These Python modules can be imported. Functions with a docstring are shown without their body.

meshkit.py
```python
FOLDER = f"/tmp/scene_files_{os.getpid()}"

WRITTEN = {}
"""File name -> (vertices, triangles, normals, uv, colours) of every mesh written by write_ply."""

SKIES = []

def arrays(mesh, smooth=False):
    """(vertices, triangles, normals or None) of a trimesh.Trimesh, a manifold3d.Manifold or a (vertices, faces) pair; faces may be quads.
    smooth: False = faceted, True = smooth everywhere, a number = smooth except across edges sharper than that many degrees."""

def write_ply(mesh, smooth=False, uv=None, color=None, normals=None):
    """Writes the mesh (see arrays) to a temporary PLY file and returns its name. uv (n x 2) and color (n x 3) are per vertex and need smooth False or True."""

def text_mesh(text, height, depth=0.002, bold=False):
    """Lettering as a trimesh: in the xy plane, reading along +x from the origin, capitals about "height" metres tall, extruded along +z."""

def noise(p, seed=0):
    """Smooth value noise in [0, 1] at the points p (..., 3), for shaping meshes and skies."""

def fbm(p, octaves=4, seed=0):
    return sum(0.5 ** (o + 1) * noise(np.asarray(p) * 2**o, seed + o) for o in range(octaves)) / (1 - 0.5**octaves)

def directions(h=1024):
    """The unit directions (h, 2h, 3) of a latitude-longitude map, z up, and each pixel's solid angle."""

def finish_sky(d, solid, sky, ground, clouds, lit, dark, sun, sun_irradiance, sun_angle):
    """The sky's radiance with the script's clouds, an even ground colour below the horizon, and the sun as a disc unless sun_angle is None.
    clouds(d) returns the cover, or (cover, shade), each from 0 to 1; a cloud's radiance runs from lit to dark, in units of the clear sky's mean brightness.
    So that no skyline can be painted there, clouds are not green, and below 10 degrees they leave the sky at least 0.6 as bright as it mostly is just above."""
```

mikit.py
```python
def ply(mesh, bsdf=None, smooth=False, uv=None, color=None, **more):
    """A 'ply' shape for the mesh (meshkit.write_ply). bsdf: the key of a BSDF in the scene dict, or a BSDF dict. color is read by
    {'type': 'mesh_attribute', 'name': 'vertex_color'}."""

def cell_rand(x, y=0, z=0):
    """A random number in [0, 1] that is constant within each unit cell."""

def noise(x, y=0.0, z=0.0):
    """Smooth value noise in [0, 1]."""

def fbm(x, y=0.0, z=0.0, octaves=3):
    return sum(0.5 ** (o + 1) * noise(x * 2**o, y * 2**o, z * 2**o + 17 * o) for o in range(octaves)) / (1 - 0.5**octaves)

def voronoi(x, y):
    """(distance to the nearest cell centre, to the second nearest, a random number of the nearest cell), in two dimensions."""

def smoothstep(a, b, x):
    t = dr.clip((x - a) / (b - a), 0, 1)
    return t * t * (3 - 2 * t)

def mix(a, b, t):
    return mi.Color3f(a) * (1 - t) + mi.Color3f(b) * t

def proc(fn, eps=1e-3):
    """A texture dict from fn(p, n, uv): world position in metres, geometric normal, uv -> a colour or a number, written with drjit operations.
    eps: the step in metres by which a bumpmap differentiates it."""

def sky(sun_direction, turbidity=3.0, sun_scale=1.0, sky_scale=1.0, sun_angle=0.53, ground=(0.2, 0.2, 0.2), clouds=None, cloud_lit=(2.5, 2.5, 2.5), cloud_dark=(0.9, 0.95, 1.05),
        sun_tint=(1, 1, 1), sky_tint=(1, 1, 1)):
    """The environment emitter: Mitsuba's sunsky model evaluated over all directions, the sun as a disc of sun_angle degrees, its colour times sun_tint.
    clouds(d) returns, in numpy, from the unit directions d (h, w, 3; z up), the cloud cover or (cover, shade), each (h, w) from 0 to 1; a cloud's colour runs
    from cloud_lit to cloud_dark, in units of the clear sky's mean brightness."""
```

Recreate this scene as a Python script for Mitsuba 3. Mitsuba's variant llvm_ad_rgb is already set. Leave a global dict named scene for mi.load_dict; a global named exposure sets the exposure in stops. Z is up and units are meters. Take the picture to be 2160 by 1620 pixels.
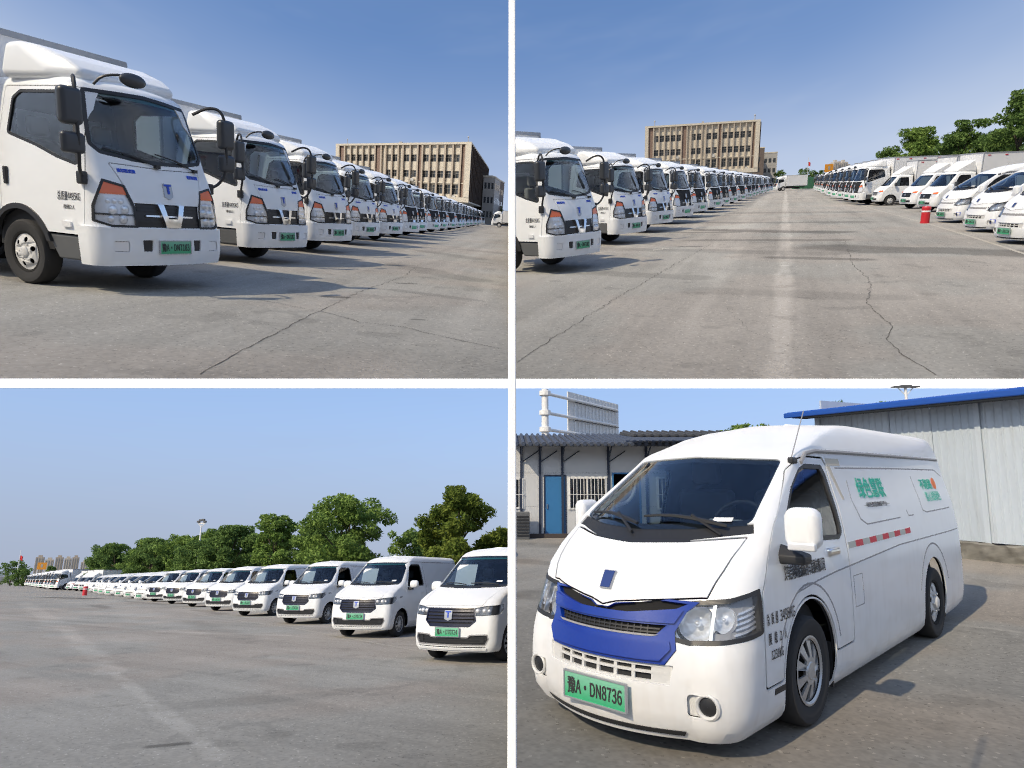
# Four vehicle lots seen together: two at the foot of the view, two larger ones on slopes behind and above them.
import math, random
import numpy as np, trimesh, shapely
import mitsuba as mi
import drjit as dr
import mikit, meshkit
from shapely.geometry import Polygon, box as sbox, Point, LineString, MultiPolygon
from shapely import affinity
from mikit import noise, fbm, voronoi, cell_rand, smoothstep, mix

T = mi.ScalarTransform4f
scene, labels = {}, {}
exposure = 1.5
PI = math.pi

# ---- camera, sky, sun -------------------------------------------------------------------------
CAM = np.array([0.0, 0.0, 1.417])
PITCH = math.radians(16.13)
FWD = np.array([0, math.cos(PITCH), math.sin(PITCH)]); UP = np.array([0, -math.sin(PITCH), math.cos(PITCH)])
scene['camera'] = {'type': 'perspective', 'fov': 75.29, 'fov_axis': 'x', 'near_clip': 0.05, 'far_clip': 400000.0,
                   'to_world': T().look_at(origin=CAM.tolist(), target=(CAM + FWD).tolist(), up=UP.tolist())}
SUN = np.array([-0.55, -0.66, 0.51])

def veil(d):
    # faint cirrus streaks; horizon haze painted as cloud, low down and above the upper lots
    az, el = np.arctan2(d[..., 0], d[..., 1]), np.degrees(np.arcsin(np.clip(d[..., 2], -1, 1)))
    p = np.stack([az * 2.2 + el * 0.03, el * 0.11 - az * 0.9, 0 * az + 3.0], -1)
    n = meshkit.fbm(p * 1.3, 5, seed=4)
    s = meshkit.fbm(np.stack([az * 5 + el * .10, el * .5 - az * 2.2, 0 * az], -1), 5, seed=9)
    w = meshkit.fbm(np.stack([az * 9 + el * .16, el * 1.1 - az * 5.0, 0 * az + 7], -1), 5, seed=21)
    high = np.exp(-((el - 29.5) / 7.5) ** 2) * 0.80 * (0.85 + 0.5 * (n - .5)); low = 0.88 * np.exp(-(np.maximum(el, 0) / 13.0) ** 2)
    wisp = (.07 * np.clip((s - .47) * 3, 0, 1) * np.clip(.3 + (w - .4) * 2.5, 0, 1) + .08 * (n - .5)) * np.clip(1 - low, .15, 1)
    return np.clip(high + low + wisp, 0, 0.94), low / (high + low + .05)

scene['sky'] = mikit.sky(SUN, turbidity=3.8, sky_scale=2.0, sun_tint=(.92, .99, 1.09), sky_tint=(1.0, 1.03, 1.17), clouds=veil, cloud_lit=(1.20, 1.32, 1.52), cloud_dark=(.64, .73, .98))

# ---- materials --------------------------------------------------------------------------------
def rgb(*c): return {'type': 'rgb', 'value': list(map(float, c if len(c) == 3 else c * 3))}
def mat(key, color, rough=0.5, metal=0.0, coat=0.0, two=True, spec=0.5):
    b = {'type': 'principled', 'base_color': color if isinstance(color, dict) else rgb(*color), 'roughness': rough, 'metallic': metal, 'specular': spec}
    if coat: b['clearcoat'] = coat; b['clearcoat_gloss'] = 0.93
    scene[key] = {'type': 'twosided', 'b': b} if two else b
mat('white_paint', (.765, .785, .80), .24, 0, 1)
mat('van_paint', (.76, .775, .785), .24, 0, 1)
mat('box_panel', (.74, .75, .76), .5)
mat('box_trim', (.36, .38, .41), .45, .3)
mat('lining', (.016, .017, .019), .8)
mat('cabin_grey', (.10, .10, .105), .8)
mat('cabin_beige', (.42, .40, .36), .75)
mat('black_plastic', (.022, .023, .026), .45)
mat('grey_plastic', (.10, .105, .11), .6)
mat('mirror_shell', (.045, .05, .058), .35)
mat('chrome', (.78, .79, .80), .10, 1.0)
mat('reflector', (.78, .79, .81), .30, .35)
mat('bulb', (.80, .82, .85), .12, .6, 1)
mat('orange_lens', (.78, .15, .03), .18, 0, 1)
mat('white_lens', (.72, .73, .74), .25, 0, 1)
mat('dark_lens', (.05, .055, .065), .10, 0, 1)
mat('grille_black', (.018, .019, .022), .35)
mat('grille_navy', (.008, .011, .035), .35, 0, .15)
mat('blue_paint', (.003, .030, .27), .14, 0, .8)
mat('blue_print', (.02, .07, .50), .45)
mat('emblem_grey', (.40, .42, .45), .3, .5)
mat('emblem_blue', (.04, .07, .22), .3, .3)
mat('black_print', (.03, .03, .033), .6)
mat('green_print', (.02, .42, .30), .5)
mat('orange_print', (.80, .20, .05), .5)
mat('red_print', (.52, .03, .05), .5)
mat('grey_print', (.40, .41, .38), .5)
mat('tape_beige', (.52, .48, .40), .7)
mat('seam_grey', (.27, .27, .28), .6)
mat('tyre', (.030, .030, .031), .85)
mat('steel_white', (.56, .56, .55), .45)
mat('rim_silver', (.50, .51, .52), .30, .6)
mat('dark_hole', (.01, .01, .01), .9)
mat('chassis', (.02, .02, .022), .7)
mat('white_sticker', (.8, .8, .8), .6)
mat('plate_colour', {'type': 'mesh_attribute', 'name': 'vertex_color'}, .45)
scene['glass_wind'] = {'type': 'thindielectric', 'int_ior': 1.5, 'specular_transmittance': rgb(.50, .58, .63)}
scene['glass_side'] = {'type': 'thindielectric', 'int_ior': 1.5, 'specular_transmittance': rgb(.30, .36, .40)}
scene['glass_clear'] = {'type': 'thindielectric', 'int_ior': 1.5, 'specular_transmittance': rgb(.93, .94, .95)}
mat('sunband', (.03, .20, .17), .2)

# ---- small mesh helpers -----------------------------------------------------------------------
def cat(ms): return trimesh.util.concatenate(ms) if len(ms) > 1 else ms[0]
def box(x0, x1, y0, y1, z0, z1, r=0.0):
    if r > 0:
        return rhull([(x, y, z) for x in (x0, x1) for y in (y0, y1) for z in (z0, z1)], r)
    m = trimesh.creation.box(extents=(x1 - x0, y1 - y0, z1 - z0)); m.apply_translation(((x0 + x1) / 2, (y0 + y1) / 2, (z0 + z1) / 2)); return m
_ico = trimesh.creation.icosphere(subdivisions=1).vertices
def rhull(pts, r, n=None):
    # hull of balls of radius r standing inside the given corner points
    p = np.asarray(pts, float); c = p.mean(0)
    q = p + np.sign(c - p) * np.minimum(r, np.abs(c - p))
    return trimesh.convex.convex_hull((q[:, None] + _ico[None] * r).reshape(-1, 3))
def tube(pts, r, sides=8, rnd=0):
    p = np.asarray(pts, float)
    for _ in range(rnd):
        q = [p[0]]
        for a, b in zip(p[:-1], p[1:]): q += [a * .75 + b * .25, a * .25 + b * .75]
        p = np.array(q + [p[-1]])
    t = np.gradient(p, axis=0); t /= np.linalg.norm(t, axis=1, keepdims=True)
    a = np.cross(t[0], [0, 0, 1.0] if abs(t[0][2]) < .9 else [1.0, 0, 0]); a /= np.linalg.norm(a); V = []
    rr = np.broadcast_to(r, (len(p),))
    for i in range(len(p)):
        a = a - t[i] * (a @ t[i]); a /= np.linalg.norm(a); b = np.cross(t[i], a)
        w = np.arange(sides) * 2 * PI / sides
        V.append(p[i] + rr[i] * (np.cos(w)[:, None] * a + np.sin(w)[:, None] * b))
    V = np.array(V).reshape(-1, 3); n = len(p); F = []
    for i in range(n - 1):
        for j in range(sides):
            k = (j + 1) % sides
            F += [[i * sides + j, i * sides + k, (i + 1) * sides + k], [i * sides + j, (i + 1) * sides + k, (i + 1) * sides + j]]
    c0, c1 = len(V), len(V) + 1; V = np.vstack([V, p[0], p[-1]])
    for j in range(sides):
        k = (j + 1) % sides; F += [[c0, k, j], [c1, (n - 1) * sides + j, (n - 1) * sides + k]]
    return trimesh.Trimesh(V, F, process=False)
def extr(poly, h, z=0.0):
    gs = [g for g in getattr(poly, 'geoms', [poly]) if g.area > 1e-7]
    m = cat([trimesh.creation.extrude_polygon(g, h, engine='earcut') for g in gs]); m.apply_translation((0, 0, z)); return m
def xf(m, M): m = m.copy(); m.apply_transform(M); return m
def mtx(ex, ey, ez, o=(0, 0, 0)):
    M = np.eye(4); M[:3, 0], M[:3, 1], M[:3, 2], M[:3, 3] = ex, ey, ez, o; return M
def lathe_y(prof, n=28, y0=0.0):
    # revolve (radius, y) about the y axis
    p = np.asarray(prof, float); w = np.arange(n) * 2 * PI / n
    V = np.stack([p[:, None, 0] * np.cos(w), p[:, None, 1] + 0 * w, p[:, None, 0] * np.sin(w)], -1).reshape(-1, 3); F = []
    for i in range(len(p) - 1):
        for j in range(n):
            k = (j + 1) % n; F += [[i * n + j, (i + 1) * n + j, (i + 1) * n + k], [i * n + j, (i + 1) * n + k, i * n + k]]
    return trimesh.Trimesh(V, F, process=True)
def plane_text(text, height, bold=False):
    return glyph_mesh(text, height, bold)

_font = {}
def glyph_poly(text, height, bold=0):
    try: return _glyph_poly(text, height, bold)
    except Exception: return MultiPolygon([sbox(i * height * .9, 0, i * height * .9 + height * .7, height) for i in range(len(text))])
def _glyph_poly(text, height, bold=0):
    # lettering outlines (Latin and Chinese) as shapely polygons, reading along +x, "height" tall
    import glob
    from PIL import Image, ImageDraw, ImageFont
    if 'f' not in _font:
        fs = glob.glob('/opt/blender-*/*/datafiles/fonts/Noto Sans CJK Regular.woff2'); _font['f'] = ImageFont.truetype(fs[0], 64)
    f = _font['f']; x0, y0, x1, y1 = f.getbbox(text, anchor='ls', stroke_width=bold)
    im = Image.new('L', (x1 - x0 + 8, y1 - y0 + 8)); ImageDraw.Draw(im).text((4 - x0, 4 - y0), text, 255, f, anchor='ls', stroke_width=bold)
    on = np.pad(np.asarray(im) > 120, ((0, 0), (1, 1))).astype(np.int8)
    rows, st = np.nonzero(np.diff(on, axis=1) == 1); en = np.nonzero(np.diff(on, axis=1) == -1)[1]
    g = shapely.union_all(shapely.box(st, -rows - 1, en, -rows)).buffer(.5).buffer(-.5).simplify(.8)
    b = g.bounds; s = height / (b[3] - b[1])
    return affinity.affine_transform(g, [s, 0, 0, s, -b[0] * s, -b[1] * s])
def fit_poly(g, x0, x1, z0, z1):
    b = g.bounds; return affinity.affine_transform(g, [(x1 - x0) / (b[2] - b[0]), 0, 0, (z1 - z0) / (b[3] - b[1]), x0 - b[0] * (x1 - x0) / (b[2] - b[0]), z0 - b[1] * (z1 - z0) / (b[3] - b[1])])

# ---- the lots: each has its own ground plane; "place" carries metres of the lot into the scene ---------------------------
def lot_matrix(pitch, roll, eye, k):
    p, r = math.radians(pitch), math.radians(roll)
    right, fwd, up = np.array([1, 0, 0.]), np.array([0, math.cos(p), math.sin(p)]), np.array([0, -math.sin(p), math.cos(p)])
    R = np.stack([math.cos(r) * right + math.sin(r) * up, -math.sin(r) * right + math.cos(r) * up, fwd])
    A = np.stack([[1, 0, 0], UP, FWD], 1) @ R
    M = np.eye(4); M[:3, :3] = k * A; M[:3, 3] = CAM - k * A @ np.array([0, 0, eye]); return M
LOT = {'A': (lot_matrix(-13.72, 4.51, 1.182, 150.0), 150.0, -1, -1), 'B': (lot_matrix(-16.07, -2.2, 1.636, 131.0), 131.0, 1, -1),
       'C': (lot_matrix(16.13, -.5, 1.417, 1.0), 1.0, -1, 1), 'D': (lot_matrix(8.0, 0.0, 1.518, 1.0), 1.0, 1, 1)}
EDGE = 0.0

def pose(x, y, yaw=0.0, z=0.0, s=1.0):
    c, n = math.cos(yaw) * s, math.sin(yaw) * s
    return np.array([[c, -n, 0, x], [n, c, 0, y], [0, 0, s, z], [0, 0, 0, 1.0]])

# ---- scene bookkeeping ------------------------------------------------------------------------
_used = {}
def numbered(name):
    n = _used.get(name, 0); _used[name] = n + 1
    return name if n == 0 else f'{name}_{n:03d}'
class Kind:
    """The parts of one kind of thing, in its own metres: (path, mesh, material, smoothing, detail level)."""
    def __init__(s): s.parts, s.count, s.last = [], {}, {}
    def add(s, name, mesh, m, smooth=35, lod=0, under=None, color=None, label=None):
        full = (under + '__' if under else '') + name
        n = s.count.get(full, 0); s.count[full] = n + 1
        if n: full = f'{full}_{n:03d}'
        s.parts.append({'path': full, 'mesh': mesh, 'mat': m, 'smooth': smooth, 'lod': lod, 'color': color, 'dict': None, 'label': label})
        return full
    def shape(s, p):
        if p['dict'] is None: p['dict'] = mikit.ply(p['mesh'], p['mat'], smooth=p['smooth'], color=p['color'])
        return p['dict']
def clip_to_lot(mesh, M, side, color=None):
    """None when all of the mesh lies beyond the edge of its lot, the mesh itself when inside, else the part inside (scene metres)."""
    b = trimesh.bounds.corners(mesh.bounds) @ M[:3, :3].T + M[:3, 3]
    x = b[:, 0] * side
    if x.min() >= EDGE: return 'in'
    v = (mesh.vertices @ M[:3, :3].T + M[:3, 3])[:, 0] * side
    if v.min() >= EDGE: return 'in'
    if v.max() <= EDGE: return None
    m = xf(mesh, M); c = trimesh.intersections.slice_mesh_plane(m, [side, 0, 0], [0, 0, 0], cap=False)
    return c if len(c.faces) else None
def put(kind, name, lot, P, label, category, group=None, level=3, own=None, kindprop=None):
    """One more thing of this kind on a lot; parts above the detail level are left off (too small to see there)."""
    M0, k, side, _ = LOT[lot]; M = M0 @ P; key = numbered(name); n = 0
    for p in kind.parts:
        if p['lod'] > level: continue
        c = clip_to_lot(p['mesh'], M, side)
        if c is None: continue
        e = key + ('__' + p['path'] if p['path'] else '')
        if isinstance(c, str): scene[e] = {**kind.shape(p), 'to_world': T(M)}
        elif p['color'] is not None: continue
        else: scene[e] = mikit.ply(c, p['mat'], smooth=p['smooth'])
        if p['label']: labels[e] = {'label': p['label']}
        n += 1
    if not n: _used[name] -= 1; return None
    labels[key] = {'label': label, 'category': category}
    if group: labels[key]['group'] = group
    if own: own(key, M)
    return key
def single(name, lot, mesh, m, label=None, category=None, group=None, smooth=35, P=np.eye(4), kind=None, uv=None):
    M0, k, side, _ = LOT[lot]; M = M0 @ P
    c = clip_to_lot(mesh, M, side)
    if c is None: return None
    key = numbered(name)
    scene[key] = {**mikit.ply(mesh, m, smooth=smooth, uv=uv), 'to_world': T(M)} if isinstance(c, str) else mikit.ply(c, m, smooth=smooth)
    labels[key] = {}
    for a, b in (('label', label), ('category', category), ('group', group), ('kind', kind)):
        if b: labels[key][a] = b
    return key

def dusty(p, n, uv):
    # road dust, thicker low down, in streaks
    o, z = LOT['D'][0][:3, 3], LOT['D'][0][:3, 2]
    h = (p.x - o[0]) * z[0] + (p.y - o[1]) * z[1] + (p.z - o[2]) * z[2]
    f = fbm(p.x * 4, p.y * 4, p.z * 7, octaves=4); g = fbm(p.x * 19, p.y * 19, p.z * 3, octaves=3)
    d = (1 - smoothstep(.12, .95, h)) * (.25 + .9 * f) * .45 + .10 * smoothstep(.45, .75, g) * (1 - smoothstep(.3, 1.6, h)) + .05 * smoothstep(.5, .7, f)
    return mix((.76, .775, .785), (.42, .38, .33), dr.clip(d * .8, 0, .6))
mat('van_paint_dusty', mikit.proc(dusty), .20, 0, 1)

# ---- vehicle bodies: a skin wrapped round front and sides, cut into panels -------------------------------------------------
class Shell:
    """rows: (z, half width, front x at the centre, bow of the front, corner radius). u runs in metres round the body from the centre of the front
    (0) to the left (+) and right (-) rear, v is the height; above the last row v runs on over the roof to its middle."""
    def __init__(s, rows, xr, cell=.07, crown=.05, sweep=1.0):
        r = np.array(rows, float); s.z = r[:, 0]; s.r = r[:, 1:]; s.xr, s.cell, s.crown = xr, cell, crown
        s.top = s.z[-1]; s.cap = .5
        i = len(r) // 3; hw, xf0, bow, rc = r[i, 1:]
        s.L1, s.L2, s.L3 = hw - rc, rc * 1.5, (xf0 - bow - rc) - xr
        s.U = s.L1 + s.L2 + s.L3; s.sweep = sweep
        from scipy.interpolate import PchipInterpolator
        s.f = PchipInterpolator(s.z, s.r)
        n = 4
        s.us = sorted(set(np.round(np.concatenate([np.linspace(0, s.L1, max(2, int(s.L1 / cell)) + 1), np.linspace(s.L1, s.L1 + s.L2, 7), np.linspace(s.L1 + s.L2, s.U, max(2, int(s.L3 / (cell * 2.5))) + 1)]), 6)))
        s.us = np.array(sorted(set([-a for a in s.us] + list(s.us))))
        vs = [s.z[0]]
        for a, b in zip(s.z[:-1], s.z[1:]): vs += list(np.linspace(a, b, max(1, round((b - a) / cell)) + 1)[1:])
        s.vs = np.array(list(np.round(vs, 6)) + list(np.round(s.top + s.cap * np.linspace(0, 1, 6)[1:], 6)))
    def P(s, u, v):
        u, v = np.asarray(u, float), np.asarray(v, float); sg, a = np.sign(u), np.abs(u)
        z = np.minimum(v, s.top); c = np.clip((v - s.top) / s.cap, 0, 1)
        q = s.f(z); hw, xf0, bow, rc = q[..., 0], q[..., 1], q[..., 2], q[..., 3]
        t1 = np.clip(a / s.L1, 0, 1); t2 = np.clip((a - s.L1) / s.L2, 0, 1); t3 = np.clip((a - s.L1 - s.L2) / s.L3, 0, 1)
        y1 = (hw - rc) * t1; x1 = xf0 - bow * t1 ** 2
        y = y1 + rc * np.sin(t2 * PI / 2); x = x1 - (rc * s.sweep) * (1 - np.cos(t2 * PI / 2))
        x = x + (s.xr - x) * t3
        y = y * (1 - .03 * np.clip((t3 - .85) / .15, 0, 1) ** 2)
        zz = z + s.crown * (1 - (1 - c) ** 2); y = y * (1 - c)
        x = np.where((c > 0) & (t3 == 0), x - 0.0 * c, x)
        return np.stack([x, sg * y, zz], -1)
    def N(s, u, v, e=2e-3):
        du = s.P(u + e, v) - s.P(u - e, v); vv = np.minimum(v, s.top + s.cap - 2 * e); dv = s.P(u, vv + e) - s.P(u, vv - e)
        n = np.cross(du, dv); l = np.linalg.norm(n, axis=-1, keepdims=True)
        return np.where(l > 1e-12, n / np.maximum(l, 1e-12), [0, 0, 1.0])
    # from side or front view coordinates to (u, v)
    def uy(s, y, z):
        g = np.linspace(0, s.L1 + s.L2, 160); yy = s.P(g, np.full_like(g, z))[:, 1]
        return math.copysign(np.interp(abs(y), yy, g), y)
    def ux(s, x, z, side):
        g = np.linspace(0, s.U, 400); xx = s.P(g, np.full_like(g, z))[:, 0]
        return side * np.interp(-x, -xx, g)
    @staticmethod
    def dens(pts, d=.06):
        out = []
        for a, b in zip(pts, list(pts[1:]) + [pts[0]]):
            n = max(1, int(math.hypot(b[0] - a[0], b[1] - a[1]) / d)); out += [(a[0] + (b[0] - a[0]) * i / n, a[1] + (b[1] - a[1]) * i / n) for i in range(n)]
        return out
    def front(s, pts, rnd=0.0):
        g = Polygon(pts)
        if rnd: g = g.buffer(-rnd).buffer(rnd, quad_segs=4)
        return Polygon([(s.uy(y, z), z) for y, z in s.dens(list(g.exterior.coords)[:-1])]).buffer(0)
    def side(s, pts, side, rnd=0.0):
        g = Polygon(pts) if not hasattr(pts, 'exterior') else pts
        if rnd: g = g.buffer(-rnd).buffer(rnd, quad_segs=4)
        return Polygon([(s.ux(x, z, side), z) for x, z in s.dens(list(g.exterior.coords)[:-1])]).buffer(0)
    def wrap(s, pts, side):
        # ('f', y, z) front view or ('s', x, z) side view corners of a panel that goes round the corner
        q = [(s.uy(side * a, b), b) if k == 'f' else (s.ux(a, b, side), b) for k, a, b in pts]
        return Polygon(s.dens(q)).buffer(0)
    def ysurf(s, x, z, side): u = s.ux(x, z, side); return s.P(np.array(u), np.array(z))
    def panel(s, poly, off=0.0, skirt=.012, coarse=1):
        us, vs = s.us, s.vs; b = poly.bounds
        us = us[(us > b[0] - 1) & (us < b[2] + 1)]; vs = vs[(vs > b[1] - 1) & (vs < b[3] + 1)]
        V, F, ix = [], [], {}
        def idx(p):
            k = (round(p[0], 5), round(p[1], 5))
            if k not in ix: ix[k] = len(V); V.append(k)
            return ix[k]
        shapely.prepare(poly)
        A, B = np.meshgrid(np.arange(len(us) - 1), np.arange(len(vs) - 1), indexing='ij'); A, B = A.ravel(), B.ravel()
        cells = shapely.box(us[A], vs[B], us[A + 1], vs[B + 1])
        full = shapely.contains_properly(poly, cells) | shapely.covers(poly, cells); part = shapely.intersects(poly, cells) & ~full
        for a, c in zip(A[full], B[full]):
            q = [idx((us[a], vs[c])), idx((us[a + 1], vs[c])), idx((us[a + 1], vs[c + 1])), idx((us[a], vs[c + 1]))]; F += [[q[0], q[1], q[2]], [q[0], q[2], q[3]]]
        for g in shapely.intersection(poly, cells[part]):
            for h in getattr(g, 'geoms', [g]):
                if h.geom_type != 'Polygon' or h.area < 1e-8: continue
                try: v2, f2 = trimesh.creation.triangulate_polygon(h, engine='earcut')
                except Exception: continue
                for t in f2:
                    p = v2[t]; ar = (p[1, 0] - p[0, 0]) * (p[2, 1] - p[0, 1]) - (p[1, 1] - p[0, 1]) * (p[2, 0] - p[0, 0])
                    if abs(ar) < 1e-10: continue
                    q = [idx(x) for x in (p if ar > 0 else p[::-1])]
                    if len(set(q)) == 3: F.append(q)
        V = np.array(V); X = s.P(V[:, 0], V[:, 1]); N = s.N(V[:, 0], V[:, 1]); X = X + N * off
        F = np.array(F)
        if skirt:
            e = np.sort(np.vstack([F[:, [0, 1]], F[:, [1, 2]], F[:, [2, 0]]]), axis=1); d = np.vstack([F[:, [0, 1]], F[:, [1, 2]], F[:, [2, 0]]])
            _, inv, cnt = np.unique(e, axis=0, return_inverse=True, return_counts=True); bd = d[cnt[inv.ravel()] == 1]
            n = len(X); X = np.vstack([X, X - N * skirt]); F = np.vstack([F, np.stack([bd[:, 1], bd[:, 0], bd[:, 0] + n], 1), np.stack([bd[:, 1], bd[:, 0] + n, bd[:, 1] + n], 1)])
        m = trimesh.Trimesh(X, F, process=False); m.remove_unreferenced_vertices(); return m
    def whole(s, z0=None, z1=None): return sbox(-s.U, s.z[0] if z0 is None else z0, s.U, s.top + s.cap if z1 is None else z1)
    def lettering(s, g, side, off=.004):
        # g: polygons in side view, x measured as seen by the reader; laid on the skin
        m = extr(g, .0015); v = m.vertices.copy(); out = np.empty_like(v)
        zs = np.clip(v[:, 1], s.z[0], s.top); 
        for i, (a, b, c) in enumerate(v):
            x = a if side < 0 else -a
            p = s.ysurf(x, b, side); out[i] = (x, p[1] + side * (off + c), b)
        f = m.faces if side < 0 else m.faces
        return trimesh.Trimesh(out, f, process=False)
    def front_print(s, g, off=.004):
        # g in front view, x along the reader's right (= towards the vehicle's left hand seen from ahead: +y)
        m = extr(g, .0015); v = m.vertices; out = np.empty_like(v)
        for i, (a, b, c) in enumerate(v):
            u = s.uy(a, b); q = s.P(np.array(u), np.array(b)) + s.N(np.array(u), np.array(b)) * (off + c); out[i] = q
        return trimesh.Trimesh(out, m.faces, process=False)

def wheel(K, x, y, r, w, side, style, lod=0, name='wheel'):
    """Tyre and rim as children of the wheel; side +1 shows its face to the left."""
    n = 30; h = w / 2
    base = name if K.count.get(name, 0) == 0 else f"{name}_{K.count[name]:03d}"; K.count[name] = K.count.get(name, 0) + 1
    ri = r * .62
    prof = [(ri, -h * .8), (r * .80, -h), (r * .93, -h * .97), (r * .985, -h * .78), (r, -h * .4), (r, h * .4), (r * .985, h * .78), (r * .93, h * .97), (r * .80, h), (ri, h * .8)]
    M = pose(x, y); M[2, 3] = r
    K.add('tyre', xf(lathe_y([(a, b * -1) for a, b in prof], n), M), 'tyre', 40, lod, under=base)
    f = side * h
    dish = lathe_y([(ri * 1.02, f * .86), (ri * .93, f * .80), (ri * .88, f * .50), (.02, f * .30)], n)
    if style == 'steel':
        disc = Point(0, 0).buffer(ri * .90, quad_segs=8)
        for i in range(6): a = i * PI / 3 + .3; disc = disc.difference(Point(ri * .62 * math.cos(a), ri * .62 * math.sin(a)).buffer(ri * .13, quad_segs=4))
        D = extr(disc, .01); D.vertices = np.stack([D.vertices[:, 0], (f * .55 + side * .09 * (1 - np.hypot(D.vertices[:, 0], D.vertices[:, 1]) / ri) * (1 if r > .33 else .5) + side * (D.vertices[:, 2] - .005)), D.vertices[:, 1]], -1)
        hub = lathe_y([(ri * .30, f * .6), (ri * .28, f * 1.02), (ri * .2, f * 1.12), (.001, f * 1.12)], 14)
        nuts = []
        for i in range(6):
            a = i * PI / 3; q = trimesh.creation.cylinder(ri * .05, .03, sections=6); q.apply_transform(mtx([1, 0, 0], [0, 0, 1], [0, -1, 0], (ri * .42 * math.cos(a), f * .85, ri * .42 * math.sin(a)))); nuts.append(q)
        rim = cat([D, hub] + nuts + [lathe_y([(ri * 1.02, f * .86), (ri * .95, f * .80), (ri * .90, f * .55)], n)]); mm = 'steel_white'
    else:
        disc = Point(0, 0).buffer(ri * .93, quad_segs=8); ns = 9
        for i in range(ns):
            a = i * 2 * PI / ns; s0 = Polygon([(ri * .42, -ri * .05), (ri * .84, -ri * .12), (ri * .84, ri * .12), (ri * .42, ri * .05)]).buffer(ri * .02)
            disc = disc.difference(affinity.rotate(s0, math.degrees(a), origin=(0, 0)))
        D = extr(disc, .014); rr = np.hypot(D.vertices[:, 0], D.vertices[:, 1]) / ri
        D.vertices = np.stack([D.vertices[:, 0], f * .92 - side * .035 * rr ** 2 + side * (D.vertices[:, 2] - .007), D.vertices[:, 1]], -1)
        hub = lathe_y([(ri * .30, f * .88), (ri * .24, f * .98), (.001, f * 1.0)], 16)
        rim = cat([D, hub, lathe_y([(ri * 1.02, f * .88), (ri * .96, f * .90), (ri * .90, f * .80)], n)]); mm = 'rim_silver'
    K.add('rim', xf(rim, M), mm, 35, lod, under=base)
    K.add('hub_backing', xf(dish, M), 'dark_hole', 40, max(lod, 1), under=base)
    return base

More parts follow.
